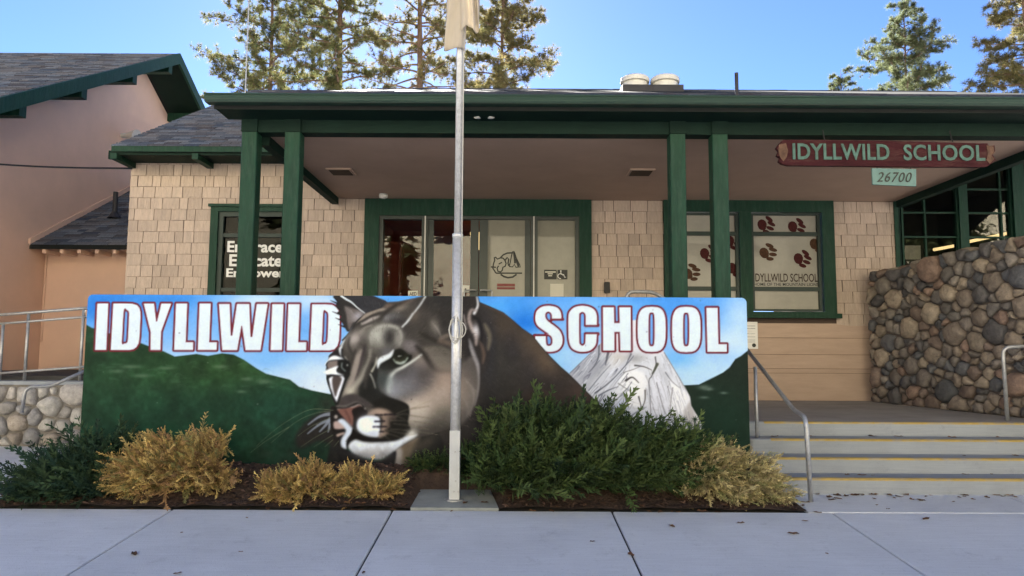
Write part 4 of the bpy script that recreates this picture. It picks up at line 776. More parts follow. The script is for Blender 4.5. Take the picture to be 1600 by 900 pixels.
def shingle_courses(name, x0f, x1f, y0, ya, z0, s, parent, seed, expo=.14, tab=.30, tone=.105):   # rows of separate asphalt tabs on a slope facing -Y
    r = np.random.RandomState(seed); V = []; F = []; Cc = []
    L = math.sqrt(1+s*s); n = int((ya-y0)*L/expo)
    for i in range(n):
        yb = y0+i*expo/L; yt = y0+(i+1.25)*expo/L
        if yt > ya: yt = ya
        x0 = x0f(yb); x1 = x1f(yb); x = x0-(r.rand()*tab)
        while x < x1:
            w = tab*r.choice([.5,.75,1.,1.]); a = max(x,x0); b_ = min(x+w-.006,x1); x += w
            if b_-a < .02: continue
            t = .012+r.rand()*.010; jy = r.rand()*.012-.006; zb = z0+s*(yb+jy-y0); zt = z0+s*(yt-y0); k = len(V)
            V += [(a,yb+jy,zb+.002),(b_,yb+jy,zb+.002),(a,yb+jy,zb+t),(b_,yb+jy,zb+t),(b_,yt,zt+.003),(a,yt,zt+.003)]
            F += [k,k+1,k+3,k+2, k+2,k+3,k+4,k+5]
            c = tone*(1+r.uniform(-.4,.4)); tint = r.uniform(-.012,.012); Cc += [((c+tint)*.90,c*.98,(c+.012-tint)*1.10,1)]*6
    o = raw_mesh(name, V, F, 4, M['roof'], parent, Cc); o['kind'] = 'stuff'; return o
shingle_courses('roof_shingles', lambda y: rx0, lambda y: gxr, YG+.055, YG+3.2, rz0, SL, roof, 1, .14, .4, .06)
shingle_courses('roof_shingles', lambda y: rx0, lambda y: gxr, RY-.9, RY, RZ-SL*.9, SL, roof, 2, .14, .4, .06)
# main roof seen on the left, with its eave
YE2 = 10.28; ez = P(280,229,YE2).z; exl = P(176,229,YE2).x; exr = PXL-.1; s2 = .53
q = MB(); q.prismx([(YE2,ez),(RY,ez+s2*(RY-YE2)),(RY+5.5,ez),(RY+5.4,ez-.1),(RY,ez+s2*(RY-YE2)-.1),(YE2,ez-.09)][::-1],exl,exr); r2o = q.build('roof', M['roofbase'], bld)
shingle_courses('roof_shingles', lambda y: exl-.01, lambda y: exr, YE2-.02, RY-.1, ez+.0, s2, r2o, 5, .135, .30)
q = MB(); q.box(exl,exr,YE2-.03,YE2-.002,ez-.085,ez-.004); q.build('fascia', M['green'], r2o)
for px in (180,307):
    xc = P(px,240,YE2).x; q = MB(); q.prismx([(YE2-.045,ez-.20),(YE2+.5,ez-.20),(YE2+.5,ez-.11),(YE2-.045,ez-.112)],xc-.045,xc+.045); q.build('rafter_tail', M['green'], r2o)
q = MB(); q.prismx([(YW,wtop),(21,wtop),(21,ez+.1),(RY,ez+s2*(RY-YE2)-.11),(YW,ez+.1)],wxl,wxl+.1); q.build('gable_wall', M['wallback'], bld)
q = MB(); q.box(exl+.01,exr,YE2+.01,YW-.051,ez-.125,ez-.092); q.build('eave_soffit', M['darkgreen'], bld)
# roof furniture
def roof_z(y): return rz0+SL*(y-YG-.06)
for px in (992,1039):
    y = 13.4; c = P(px,131,y); zr = roof_z(y); r_ = 23.5*y/FPX; zt = P(px,121,y).z
    q = MB(); hgt = zt-zr; q.lathe([(r_*.84,-.15),(r_*.84,hgt*.52),(r_*.98,hgt*.56),(r_*1.0,hgt*.74),(r_*.97,hgt*.86),(r_*.84,hgt*.97),(r_*.4,hgt*1.0)],(c.x,y,zr),26); vo = q.build('roof_vent', M['whitemetal'], bld, False)
    q = MB(); q.box(c.x-r_*1.02,c.x+r_*1.02,y-r_*1.05,y+r_*1.05,zr-.25,zr+.02); q.build('curb', M['pipe'], vo)
y = 8.6; c = P(1151,130,y); q = MB(); q.tube([(c.x,y,roof_z(y)-.05),(c.x,y,P(1151,114,y).z)],.022,10); q.build('vent_pipe', M['pipe'], bld)
y = 12.5; c = P(385,100,y); q = MB(); q.tube([(c.x,y,roof_z(y)-.1),(c.x,y,roof_z(y)+3.4)],.012,6); q.build('antenna_mast', M['steel'], bld)
# recessed soffit lights
for px,py in ((533,267),(1001,268)):
    p = PZ(px,py,SZ); q = MB(); q.box(p.x-.16,p.x+.16,p.y-.16,p.y+.16,SZ-.022,SZ-.001); so = q.build('soffit_light', M['soffit'], bld)
    q = MB(); q.box(p.x-.13,p.x+.13,p.y-.13,p.y+.13,SZ-.028,SZ-.0225); q.build('lens', M['inkdark'], so)
# floodlight on the beam
fx = P(757,184,7.4); fl = thing('floodlight', (fx.x,7.42,fx.z), 'small white twin floodlight fixed to the dark porch beam', 'floodlight')
q = MB(); q.bevbox(fx.x-.045,fx.x+.045,7.385,7.425,fx.z-.02,fx.z+.03,.006); q.build('junction_box', M['whitemetal'], fl)
for s_ in (-1,1):
    q = MB(); q.tube([(fx.x+s_*.03,7.38,fx.z),(fx.x+s_*.05,7.34,fx.z-.005),(fx.x+s_*.085,7.29,fx.z-.012)],[.015,.026,.034],10); q.build('lamp_head', M['whitemetal'], fl, True)
# bay window wall right of the entrance
YV = 11.0; bx_ = wxr+.06
V_ = lambda px,py: P(px,py,YV)
q = MB(); q.box(wxr-.04,wxr+.02,YW-.03,YW+.2,WZ,SZ+.3); q.build('corner_board', M['green'], bld)
ztopb = V_(1500,236).z; q = MB(); q.box(wxr+.02,9.6,YV,YV+.25,-.3,V_(1500,470).z); q.box(wxr+.02,9.6,YV,YV+.25,ztopb-.02,ztopb+.5); q.box(wxr+.02,V_(1407,350).x,YV,YV+.25,V_(1500,470).z,ztopb); q.build('bay_wall', M['darkgreen'], bld)
zb0, zb1 = V_(1500,468).z, ztopb-.022
for n_,(pa,pb,mt) in enumerate(((1408,1497,[1446]),(1510,1581,[1566]),(1600,1690,[1640]))):
    a,b_ = V_(pa,330).x, V_(pb,330).x
    wv = frame('window', a-.002, b_+.002, zb0, zb1, .03,.03,.05,.05, YV+.0, YV+.1, M['green'], bld); wv['label'] = 'green framed pane of the tall bay window behind the stone wall'
    q = MB()
    for m_ in mt: x_ = V_(m_,330).x; q.box(x_-.012,x_+.012,YV+.02,YV+.08,zb0+.05,zb1-.05)
    zs = [V_(1480,y_).z for y_ in (295,332,370)]
    for z_ in zs: q.box(a+.03,b_-.03,YV+.018,YV+.082,z_-.012,z_+.012)
    q.build('muntin', M['green'], wv)
    xsb = [a+.028]+[V_(m_,330).x for m_ in mt]+[b_-.028]; zsb = [zb0+.048]+zs[::-1]+[zb1-.048]
    for i in range(len(xsb)-1):
        for j in range(len(zsb)-1): pane(xsb[i],xsb[i+1],zsb[j],zsb[j+1],YV+.05+.0004*((i+j)%2),M['glass'],wv)
q = MB(); q.box(V_(1497.3,330).x,V_(1509.7,330).x,YV-.03,YV+.12,zb0,zb1); q.box(V_(1581.3,330).x,V_(1599.7,330).x,YV-.05,YV+.12,zb0,zb1); q.build('mullion', M['green'], bld)
q = MB(); q.add([(5.85,YV+.26,WZ),(9.6,YV+.26,WZ),(9.6,16,WZ),(5.85,16,WZ),(5.85,YV+.26,ztopb+.1),(9.6,YV+.26,ztopb+.1),(9.6,16,ztopb+.1),(5.85,16,ztopb+.1)],[(0,1,2,3),(7,6,5,4),(3,2,6,7),(0,3,7,4),(2,1,5,6)]); q.build('interior', M['room2'], bld)
for (xa,ya,xb,yb,Yq) in ((1460,390,1492,384,12.6),(1512,378,1586,362,12.6)):
    a,b_ = P(xa,ya,Yq), P(xb,yb,Yq+.6); q = MB(); q.tube([a,b_],.03,6); q.build('interior_lamp', M['lamp'], bld)
q = MB(); a,b_ = P(1409,384,YV+.2), P(1437,406,YV+.2); q.box(a.x,b_.x,YV+.16,YV+.165,b_.z,a.z); q.build('posted_paper', M['paper'], bld)
# ------------------------------------------------------------------ pink building on the left
XP = -8.5
pink = thing('pink_building', (XP-3,14,1.0), 'pink stucco building with green gable trim and dark roof at far left', 'building')
pk = PX(222,112,XP); YP = pk.y; tipx = P(280,84,YP).x; tipz = P(280,84,YP).z
a = PX(4,152,tipx); s3 = (tipz-a.z)/(YP-a.y)
dz3 = .30
def rake_z(y): return tipz - s3*abs(y-YP)
YF, YR = 7.5, YP+8.9
TZ = P(60,575,13.).z                           # ground level of the terrace
q = MB(); q.prismx([(YF+.6,0),(YR-.6,0),(YR-.6,rake_z(YR-.6)-dz3),(YP,tipz-dz3),(YF+.6,rake_z(YF+.6)-dz3)],XP-.25,XP); q.box(-16,XP-.25,YF+.6,YF+.8,0,rake_z(YF+.6)-dz3); q.build('wall', M['pink'], pink)
q = MB(); q.prismx([(YF,rake_z(YF)),(YP,tipz),(YR,rake_z(YR)),(YR,rake_z(YR)-.14),(YP,tipz-.14),(YF,rake_z(YF)-.14)][::-1],-18,tipx-.03); pr = q.build('roof', M['roofbase'], pink)
shingle_courses('roof_shingles', lambda y: -17.8, lambda y: tipx-.03, YF, YP, rake_z(YF), s3, pr, 9, .15, .33)
q = MB(); q.prismx([(YF,rake_z(YF)+.01),(YP,tipz+.01),(YP,tipz-.24),(YF,rake_z(YF)-.24)][::-1],tipx-.028,tipx+.03); q.prismx([(YP+.001,tipz+.01),(YR,rake_z(YR)+.01),(YR,rake_z(YR)-.24),(YP+.001,tipz-.24)][::-1],tipx-.028,tipx+.03); q.build('rake_board', M['green'], pink)
for py_ in [YP-6.4,YP-4.9,YP-3.35,YP-1.7,YP-.25,YP+1.35]:
    zz = rake_z(py_)-.16; q = MB(); q.box(XP,tipx-.06,py_-.08,py_+.08,zz-.26,zz-.06); q.build('lookout_beam', M['green'], pink)
q = MB(); q.prismx([(YF+.05,rake_z(YF+.05)-.145),(YP,tipz-.145),(YR-.05,rake_z(YR-.05)-.145),(YR-.05,rake_z(YR-.05)-.165),(YP,tipz-.165),(YF+.05,rake_z(YF+.05)-.165)][::-1],XP,tipx-.05); q.build('rake_soffit', M['darkgreen'], pink)
# lean-to between the buildings
e0 = PX(46,382,XP); s4 = .53; YH = e0.y; xr4 = wxl-.02
q = MB(); q.prismx([(YH,e0.z),(YH+3.4,e0.z+3.4*s4),(YH+3.4,e0.z+3.4*s4-.1),(YH,e0.z-.08)][::-1],XP-.0,xr4); lr = q.build('lean_to_roof', M['roofbase'], pink)
shingle_courses('roof_shingles', lambda y: XP-.12, lambda y: xr4, YH-.03, YH+3.35, e0.z-.006, s4, lr, 11, .14, .3)
q = MB(); q.prismx([(YH-.03,e0.z+.10),(YH+3.4,e0.z+3.4*s4+.13),(YH+3.4,e0.z+3.4*s4+.03),(YH-.03,e0.z-.01)][::-1],XP,XP+.035); q.build('flashing', M['pink'], pink)
q = MB(); q.box(XP,xr4,YH+.45,YH+.6,.4,e0.z+.12); q.build('lean_to_wall', M['pink'], pink)
for i in range(9):
    x = XP+.25+i*.31; q = MB(); q.box(x-.03,x+.03,YH+.02,YH+.44,e0.z-.15,e0.z-.082); q.build('rafter_tail', M['pink'], lr)
q = MB(); c = P(71,400,YH+.44); q.tube([(c.x+.03,YH+.43,e0.z-.05),(c.x+.03,YH+.43,P(66,534,YH+.43).z)],.014,6); q.build('conduit', M['pink'], pink)
c = P(179,336,YH+1.3); q = MB(); q.tube([(c.x,c.y,c.z-.12),(c.x,c.y,P(179,300,c.y).z)],.045,10); vp = q.build('vent_pipe', M['pipe'], pink); q = MB(); q.lathe([(.13,-.06),(.07,.03),(.05,.06)],(c.x,c.y,c.z),12); q.build('pipe_boot', M['pipe'], vp)
# siren-like wall lamp on the pink wall
c = PX(190,212,XP); q = MB(); q.tube([(XP,c.y,c.z),(XP+.12,c.y,c.z),(XP+.36,c.y-.05,c.z-.03)],[.05,.06,.15],12); q.build('wall_horn', M['whitemetal'], pink)
# overhead cable between the buildings
ca, cb_ = P(-260,225,9.4), P(207,263,YW-.02); q = MB(); q.tube([ca.lerp(cb_,t/14)+Vector((0,0,-.10*math.sin(math.pi*t/14))) for t in range(15)],.014,6); tag(q.build('overhead_cable', M['black']), 'thin black cable sagging across the pink wall to the shingled corner', 'cable')
# ------------------------------------------------------------------ terrace, stone walls
q = MB(); q.box(-14,wxl+.3,YL+.32,16,-.2,TZ-.02); struct(q.build('terrace', M['asphalt']))
def clip_half(poly, px, py, nx, ny):
    out = []; n = len(poly)
    for i in range(n):
        a_, b_ = poly[i], poly[(i+1)%n]; da = (a_[0]-px)*nx+(a_[1]-py)*ny; db = (b_[0]-px)*nx+(b_[1]-py)*ny
        if da <= 0: out.append(a_)
        if da*db < 0: t = da/(da-db); out.append((a_[0]+(b_[0]-a_[0])*t, a_[1]+(b_[1]-a_[1])*t))
    return out
def stone_face(parent, O, U, Nn, length, ztop, zbot, sizes, seed, palette, gap=.012, relax=3, bulge=(.045,.09), ecc=1.25):
    r = np.random.RandomState(seed); U = Vector(U).normalized(); Nn = Vector(Nn).normalized(); pts = []; rad = []
    H = max(ztop(0),ztop(length),ztop(length/2))+.1-zbot; tries = 0
    while tries < 9000:
        tries += 1; u = r.uniform(.02,length-.02); z = zbot+r.uniform(0,H); R_ = r.choice(sizes)*r.uniform(.85,1.15)
        if z > ztop(u)-.03: continue
        if all((u-p[0])**2+((z-p[1])*ecc)**2 > ((R_+q_)*.86)**2 for p,q_ in zip(pts,rad)): pts.append((u,z)); rad.append(R_)
    n = 0
    for i,(u,z) in enumerate(pts):
        poly = [(max(0,u-.6),z-.6),(min(length,u+.6),z-.6),(min(length,u+.6),z+.6),(max(0,u-.6),z+.6)]
        poly = clip_half(poly, 0, zbot, 0, -1)
        for j,(u2,z2) in enumerate(pts):
            if j == i or abs(u2-u) > .9 or abs(z2-z) > .9: continue
            dx, dz = u2-u, z2-z; d2 = dx*dx+dz*dz; w = .5+.5*(rad[i]**2-rad[j]**2)/d2
            poly = clip_half(poly, u+dx*w, z+dz*w, dx, dz)
            if len(poly) < 3: break
        if len(poly) < 3: continue
        zt = ztop(u)+r.uniform(-.03,.04); poly = clip_half(poly, u, zt, 0, 1)
        if len(poly) < 3: continue
        ar = .5*abs(sum(poly[k][0]*poly[(k+1)%len(poly)][1]-poly[(k+1)%len(poly)][0]*poly[k][1] for k in range(len(poly))))
        if ar < .0012: continue
        poly = [(p[0]+r.uniform(-.012,.012),p[1]+r.uniform(-.012,.012)) for p in poly]
        for _ in range(2):
            m = len(poly); poly = [p for k in range(m) for p in ((poly[k][0]*.82+poly[(k+1)%m][0]*.18, poly[k][1]*.82+poly[(k+1)%m][1]*.18),(poly[k][0]*.18+poly[(k+1)%m][0]*.82, poly[k][1]*.18+poly[(k+1)%m][1]*.82))]
        if len(poly) > 14: poly = [poly[int(k*len(poly)/14)] for k in range(14)]
        m = len(poly); cx = sum(p[0] for p in poly)/m; cz = sum(p[1] for p in poly)/m; sz = math.sqrt(ar); sh = max(.6,1-gap*2/sz)
        bg = r.uniform(*bulge)*min(1.3,.5+sz*2.2); tu, tz = r.uniform(-.25,.25), r.uniform(-.25,.25)
        V = []; rings = [(1.0*sh,-.03),(1.0*sh,.012),(.93*sh,bg*.62),(.66*sh,bg*.95)]
        for (k_,h_) in rings:
            for p in poly:
                a_ = p[0]-cx; b_ = p[1]-cz; hh = h_*(1+ (tu*a_+tz*b_)/sz*.9)+ (r.uniform(-.011,.011) if h_ > .02 else 0)
                V.append(Vector((0,0,0))+Vector(O)+U*(cx+a_*k_)+Vector((0,0,cz+b_*k_))+Nn*hh)
        V.append(Vector(O)+U*cx+Vector((0,0,cz))+Nn*bg*r.uniform(.95,1.1)); F = []
        for q_ in range(3):
            for k in range(m): F.append((q_*m+k,q_*m+(k+1)%m,(q_+1)*m+(k+1)%m,(q_+1)*m+k))
        for k in range(m): F.append((3*m+k,3*m+(k+1)%m,4*m))
        if U.cross(Vector((0,0,1))).dot(Nn) < 0: F = [tuple(reversed(f_)) for f_ in F]
        ctr = Vector(O)+U*cx+Vector((0,0,cz)); me = bpy.data.meshes.new('stone'); me.from_pydata([tuple(v_-ctr) for v_ in V],[],F); me.update(); me.materials.append(palette[r.randint(len(palette))]); me.polygons.foreach_set('use_smooth',[True]*len(me.polygons))
        o = bpy.data.objects.new('stone', me); col.objects.link(o); o.location = ctr; attach(o, parent); n += 1
    return n
def stone_mats(cols, tag_): return [mat('%s_stone_%d' % (tag_,i), c, .8, .28, 14, .5, 45, rand=.22, stain=tuple(x*.55 for x in c), stain_scale=16, stain_amt=.7) for i,c in enumerate(cols)]
dark_stones = stone_mats([(.20,.165,.135),(.25,.205,.16),(.17,.148,.13),(.11,.112,.118),(.235,.165,.13),(.30,.25,.195),(.145,.133,.122),(.22,.195,.17),(.19,.145,.12),(.10,.095,.095)],'brown')
pale_stones = stone_mats([(.44,.425,.40),(.37,.355,.34),(.48,.46,.43),(.28,.275,.28),(.34,.30,.26),(.42,.395,.37)],'pale')
# curved-looking cobble wall right of the steps
A = Vector((P(1366,600,10.62).x,10.62)); B = Vector((P(1592,600,8.3).x,8.3)); D = (B-A).normalized(); Lw = (A.y-7.05)/-D.y; End = A+D*Lw
zA = P(1366,428,10.6).z; zB = P(1594,374,8.3).z; L1 = (B-A).length
nrm = Vector((D.y,-D.x)); nrm = nrm if nrm.x < 0 else -nrm
def wtopf(u): return zA+(zB-zA)*min(u/L1,1.15)
sw = thing('stone_wall', (A.x,A.y,.58), 'tall brown cobblestone wall rising beside the entrance steps', 'wall')
q = MB(); th = .45; e1 = End; bk = -nrm*th
q.hexa([(A.x,A.y,.5),(e1.x,e1.y,-.05),(e1.x+bk.x,e1.y+bk.y,-.05),(A.x+bk.x,A.y+bk.y,.5),(A.x,A.y,zA-.05),(e1.x,e1.y,wtopf(Lw)-.05),(e1.x+bk.x,e1.y+bk.y,wtopf(Lw)-.05),(A.x+bk.x,A.y+bk.y,zA-.05)]); q.build('wall_core', M['mortar'], sw)
n1 = stone_face(sw,(A.x,A.y,0),(D.x,D.y,0),(nrm.x,nrm.y,0),Lw,wtopf,.585,[.06,.075,.095,.12,.145,.165],7,dark_stones,.006,bulge=(.05,.10))
r5 = np.random.RandomState(3); u = .05                    # rough coping of stones on top
while u < Lw-.1:
    w = r5.uniform(.14,.30); h = r5.uniform(.05,.10); c = A+D*(u+w/2)+(-nrm)*.2; m = MB(); pts = []
    for i in range(5):
        for j in range(8):
            th_ = math.pi*(i+.5)/5; ph = 2*math.pi*j/8; rr = 1+r5.uniform(-.08,.08); pts.append((math.sin(th_)*math.cos(ph)*rr,math.sin(th_)*math.sin(ph)*rr,math.cos(th_)*rr))
    V = [Vector((c.x,c.y,wtopf(u+w/2)-.03))+Vector((D.x,D.y,0))*(p[0]*w*.55)+Vector((nrm.x,nrm.y,0))*(p[1]*.24)+Vector((0,0,p[2]*h)) for p in pts]
    F = [(i*8+j,(i+1)*8+j,(i+1)*8+(j+1)%8,i*8+(j+1)%8) for i in range(4) for j in range(8)]+[tuple(range(8)),tuple(range(39,31,-1))]
    m.add(V,F); m.build('stone', dark_stones[r5.randint(len(dark_stones))], sw, True); u += w+.01
lsw = thing('stone_wall', (-6.5,YL,ZL), 'low pale cobblestone retaining wall below the ramp railing', 'wall')
zl1 = P(60,600,YL).z; lx0 = -9.6; lx1 = -4.1
q = MB(); q.box(lx0,lx1,YL+.02,YL+.34,ZL-.2,zl1-.01); q.build('wall_core', M['mortar2'], lsw)
q = MB(); q.box(lx0,lx1,YL-.02,YL+.36,zl1-.01,zl1+.035); q.build('coping', M['step'], lsw)
n2 = stone_face(lsw,(lx0,YL+.02,0),(1,0,0),(0,-1,0),lx1-lx0,lambda u: zl1-.02,ZL,[.08,.10,.135,.18,.21],21,pale_stones,.014,bulge=(.06,.11),ecc=1.0)
print('stones', n1, n2)
# ------------------------------------------------------------------ mural wall
mx0, mx1 = P(137.5,462,YM).x, P(1166.5,465,YM).x; mz1 = P(650,462.5,YM).z; mz0 = -.12
mural = thing('mural_wall', ((mx0+mx1)/2,YM,.1), 'long painted wall with mountain lion mural and large white school lettering', 'mural')
rc = .05
def rrect(x0,x1,z0,z1,r): return [(x0,z0),(x1,z0)]+[(x1-r+r*math.cos(a),z1-r+r*math.sin(a)) for a in [math.pi/2*i/6 for i in range(7)]]+[(x0+r+r*math.cos(a),z1-r+r*math.sin(a)) for a in [math.pi/2+math.pi/2*i/6 for i in range(7)]]
q = MB(); q.prism(rrect(mx0,mx1,mz0,mz1,rc), YM+.004, YM+.30); q.build('wall_slab', M['muraledge'], mural)
img = paint_mural()/255.; Hn, Wn, _ = img.shape
lin = np.where(img <= .04045, img/12.92, ((img+.055)/1.055)**2.4)
def pix_of(x, z):                                # photograph position of a point of the wall face, for looking up the painting
    d = np.stack([x-CAM.x, np.full_like(x, YM-CAM.y), z-CAM.z], -1) @ np.array(CROT)
    return 800-d[...,0]/d[...,2]*FPX, 450+d[...,1]/d[...,2]*FPX
NXm, NZm = 1060, 300
xs_ = np.linspace(mx0+.001,mx1-.001,NXm); zs_ = np.linspace(mz0,mz1-.001,NZm); Xg, Zg = np.meshgrid(xs_, zs_)
px_, py_ = pix_of(Xg, Zg); px_ = np.clip((px_-PX0)*PS,0,Wn-1.01); py_ = np.clip((py_-PY0)*PS,0,Hn-1.01)
i0 = px_.astype(int); j0 = py_.astype(int); fu = (px_-i0)[...,None]; fv = (py_-j0)[...,None]
cg = (lin[j0,i0]*(1-fu)+lin[j0,i0+1]*fu)*(1-fv)+(lin[j0+1,i0]*(1-fu)+lin[j0+1,i0+1]*fu)*fv
cg = np.clip(cg**1.2*np.array(MURAL_GAIN),0,.85)
for (cx_,sg) in ((mx0+rc,-1),(mx1-rc,1)):         # rounded upper corners
    dx = (Xg-cx_)*sg; dz = Zg-(mz1-rc); rr = np.hypot(dx,dz); msk = (dx > 0)&(dz > 0)&(rr > rc-.001); k = (rc-.001)/np.maximum(rr,1e-6)
    Xg = np.where(msk, cx_+sg*dx*k, Xg); Zg = np.where(msk, mz1-rc+dz*k, Zg)
verts = np.stack([Xg, np.full_like(Xg,YM), Zg],-1).reshape(-1,3)
ii, jj = np.meshgrid(np.arange(NXm-1), np.arange(NZm-1)); k = (jj*NXm+ii).ravel(); faces = np.stack([k,k+1,k+NXm+1,k+NXm],-1).ravel()
raw_mesh('painted_face', verts, faces, 4, M['muralface'], mural, np.concatenate([cg.reshape(-1,3),np.ones((NXm*NZm,1))],1))
# ------------------------------------------------------------------ flagpole and flag
fy = YE+.24; fp0 = P(712.5,781,fy); fz = walk_z(YE)+.045
pole = thing('flagpole', (fp0.x,fy,fz), 'tall silver flagpole bolted to a concrete pad in front of the mural', 'flagpole')
pcx = P(713.5,500,fy).x; jz = P(715,366,fy).z; bz = P(712,672,fy).z
q = MB(); q.tube([(pcx,fy,fz+.3),(pcx,fy,jz)],.0455,18); q.lathe([(.0455,0),(.05,.002),(.05,.03),(.036,.04)],(pcx,fy,jz-.03),18); q.build('lower_pole', M['pole'], pole, True)
q = MB(); q.tube([(pcx,fy,jz),(pcx,fy,8.6)],.0335,16,.026); q.lathe([(.01,0),(.06,.04),(.075,.09),(.05,.15),(.01,.17)],(pcx,fy,8.6),12); q.build('upper_pole', M['pole'], pole, True)
q = MB(); q.prismz([(pcx-.045,fy-.052),(pcx+.045,fy-.052),(pcx+.045,fy+.052),(pcx-.045,fy+.052)],fz,bz); br = q.build('base_channel', M['channel'], pole)
for px,py in ((711,706),(709,768),(716,768),(712,691+61)):
    c = P(px,py,fy-.055); q = MB(); q.tube([(c.x,fy-.052,c.z),(c.x,fy-.066,c.z)],.008,6); q.build('bolt', M['steel'], br)
q = MB(); q.lathe([(.09,0),(.09,.012),(.07,.016)],(pcx,fy,fz-.008),14); q.build('base_plate', M['steel'], br)
q = MB(); q.tube([(pcx+.043,fy-.03,P(715,560,fy).z),(pcx+.050,fy-.03,P(715,480,fy).z),(pcx+.040,fy-.03,jz+.1),(pcx+.034,fy-.02,8.5)],.006,6); q.build('halyard', M['rope'], pole)
cz_ = P(716,512,fy).z; q = MB(); q.box(pcx-.012,pcx+.012,fy-.075,fy-.045,cz_-.03,cz_+.03); q.tube([(pcx,fy-.075,cz_-.11),(pcx,fy-.07,cz_),(pcx,fy-.075,cz_+.11)],[.007,.013,.007],8); q.build('cleat', M['pole'], pole)
q = MB()
for a_,b_,dx in ((.06,.10,.0),(.075,.08,.012),(.05,.12,-.008)):
    q.tube([(pcx+dx+a_*math.cos(t),fy-.062-.01*math.sin(t*2),cz_-.02+b_*math.sin(t)) for t in [2*math.pi*i/18 for i in range(19)]],.0055,5)
q.build('rope_coil', M['rope'], pole)
fm = bpy.data.materials.new('flag_cloth'); fm.use_nodes = True; N = fm.node_tree.nodes; L = fm.node_tree.links; b = N['Principled BSDF']; b.inputs['Base Color'].default_value = (.62,.56,.47,1); b.inputs['Roughness'].default_value = .9
wv_ = N.new('ShaderNodeTexNoise'); wv_.inputs['Scale'].default_value = 9; cr2_ = N.new('ShaderNodeValToRGB'); cr2_.color_ramp.elements[0].color = (.55,.49,.41,1); cr2_.color_ramp.elements[1].color = (.68,.62,.53,1); L.new(wv_.outputs[0],cr2_.inputs[0]); L.new(cr2_.outputs[0],b.inputs['Base Color'])
t_ = N.new('ShaderNodeBsdfTranslucent'); t_.inputs[0].default_value = (.66,.58,.44,1); mx_ = N.new('ShaderNodeMixShader'); mx_.inputs[0].default_value = .4; L.new(b.outputs[0],mx_.inputs[1]); L.new(t_.outputs[0],mx_.inputs[2]); L.new(mx_.outputs[0],N['Material Output'].inputs[0])
def flag_sheet():
    # cross-section (x along the picture, y depth) of a limp flag folded on itself in front of the pole
    cs = [(.045,.03),(.02,-.045),(-.05,-.075),(-.125,-.05),(-.13,-.02),(-.06,.0),(-.02,-.03),(.05,-.09),(.10,-.10),(.135,-.06),(.17,-.055),(.185,-.02),(.16,.02),(.11,.0)]
    pts = []; n = 6
    for i in range(len(cs)-1):
        for k in range(n):
            t = k/n; p0 = cs[max(i-1,0)]; p1 = cs[i]; p2 = cs[i+1]; p3 = cs[min(i+2,len(cs)-1)]
            pts.append(tuple(.5*((2*p1[c])+(p2[c]-p0[c])*t+(2*p0[c]-5*p1[c]+4*p2[c]-p3[c])*t*t+(3*p1[c]-p0[c]-3*p2[c]+p3[c])*t**3) for c in (0,1)))
    pts.append(cs[-1]); m = len(pts); rows = 30; zb0_ = P(710,82,fy).z; zt_ = zb0_+1.25; q = MB(); v = []
    for j in range(rows+1):
        t = j/rows
        for i,(x,y) in enumerate(pts):
            s = i/(m-1); hem = [0,.015,.01,.0,.0,.03,.08,.17,.22,.20,.16,.19,.24,.26][min(13,int(s*13.99))]; h1 = [0,.015,.01,.0,.0,.03,.08,.17,.22,.20,.16,.19,.24,.26][min(13,int(s*13.99)+1)]; fr = s*13.99-int(s*13.99); hm = hem+(h1-hem)*fr
            k = 1-.12*t; v.append((pcx+x*k+.006*math.sin(9*t+s*20), fy+y*(1-.2*t)+.020*math.sin(5*t+s*44), zb0_+hm*(1-t)+(zt_-zb0_)*t))
    q.add(v,[(j*m+i,j*m+i+1,(j+1)*m+i+1,(j+1)*m+i) for j in range(rows) for i in range(m-1)]); return q.build('flag', fm, None, True)
fo = flag_sheet(); tag(fo,'pale cloth flag hanging limp against the pole at the top edge','flag')
sm = fo.modifiers.new('thickness','SOLIDIFY'); sm.thickness = .003
# ------------------------------------------------------------------ hand rails
def bend(pts, r=.07, n=4):
    pts = [Vector(p) for p in pts]; out = [pts[0]]
    for i in range(1,len(pts)-1):
        a = (pts[i-1]-pts[i]); b = (pts[i+1]-pts[i]); ra = min(r,a.length*.45); rb = min(r,b.length*.45); p0 = pts[i]+a.normalized()*ra; p2 = pts[i]+b.normalized()*rb
        for k in range(n+1): t = k/n; out.append(p0*(1-t)**2+pts[i]*2*t*(1-t)+p2*t*t)
    return out+[pts[-1]]
PR = .021
hr = thing('handrail', (P(1266,793,6.55).x,6.55,0), 'grey steel pipe handrail at the left side of the entrance steps', 'handrail')
t0 = P(1156,532,8.1); t1 = P(1240,641,6.95); t2 = P(1257,648,6.7); t3 = PZ(1267.5,794,walk_z(6.52)); t3 = Vector((P(1267.5,794,6.55).x,6.55,walk_z(6.55)))
q = MB(); q.tube(bend([t0,P(1240,640,7.0),Vector((t3.x-.02,6.56,P(1262,652,6.56).z)),t3],.11),PR,12); q.build('rail', M['steel'], hr, True)
pb = P(1194,708,7.30); tz_ = 2*RIS; pt = P(1190.5,572,7.55); q = MB(); q.tube([(pb.x,7.5,2*RIS),(pb.x,7.5,P(1190,573,7.5).z)],.018,10); q.build('post', M['steel'], hr, True)
hr2 = thing('handrail', (P(1571,655,8.0).x,7.95,FZ), 'grey pipe handrail in front of the tall cobblestone wall', 'handrail')
a = P(1574,654,7.95); zt_ = P(1571,543,7.95).z; q = MB(); q.tube(bend([(a.x,7.95,FZ),(a.x-.01,7.95,zt_),(a.x+.45,7.9,zt_+.03)],.08),PR,12); q.build('rail', M['steel'], hr2, True)
hr3 = thing('handrail', (P(1010,460,8.3).x,8.3,FZ), 'looped grey pipe rail end peeking above the mural', 'handrail')
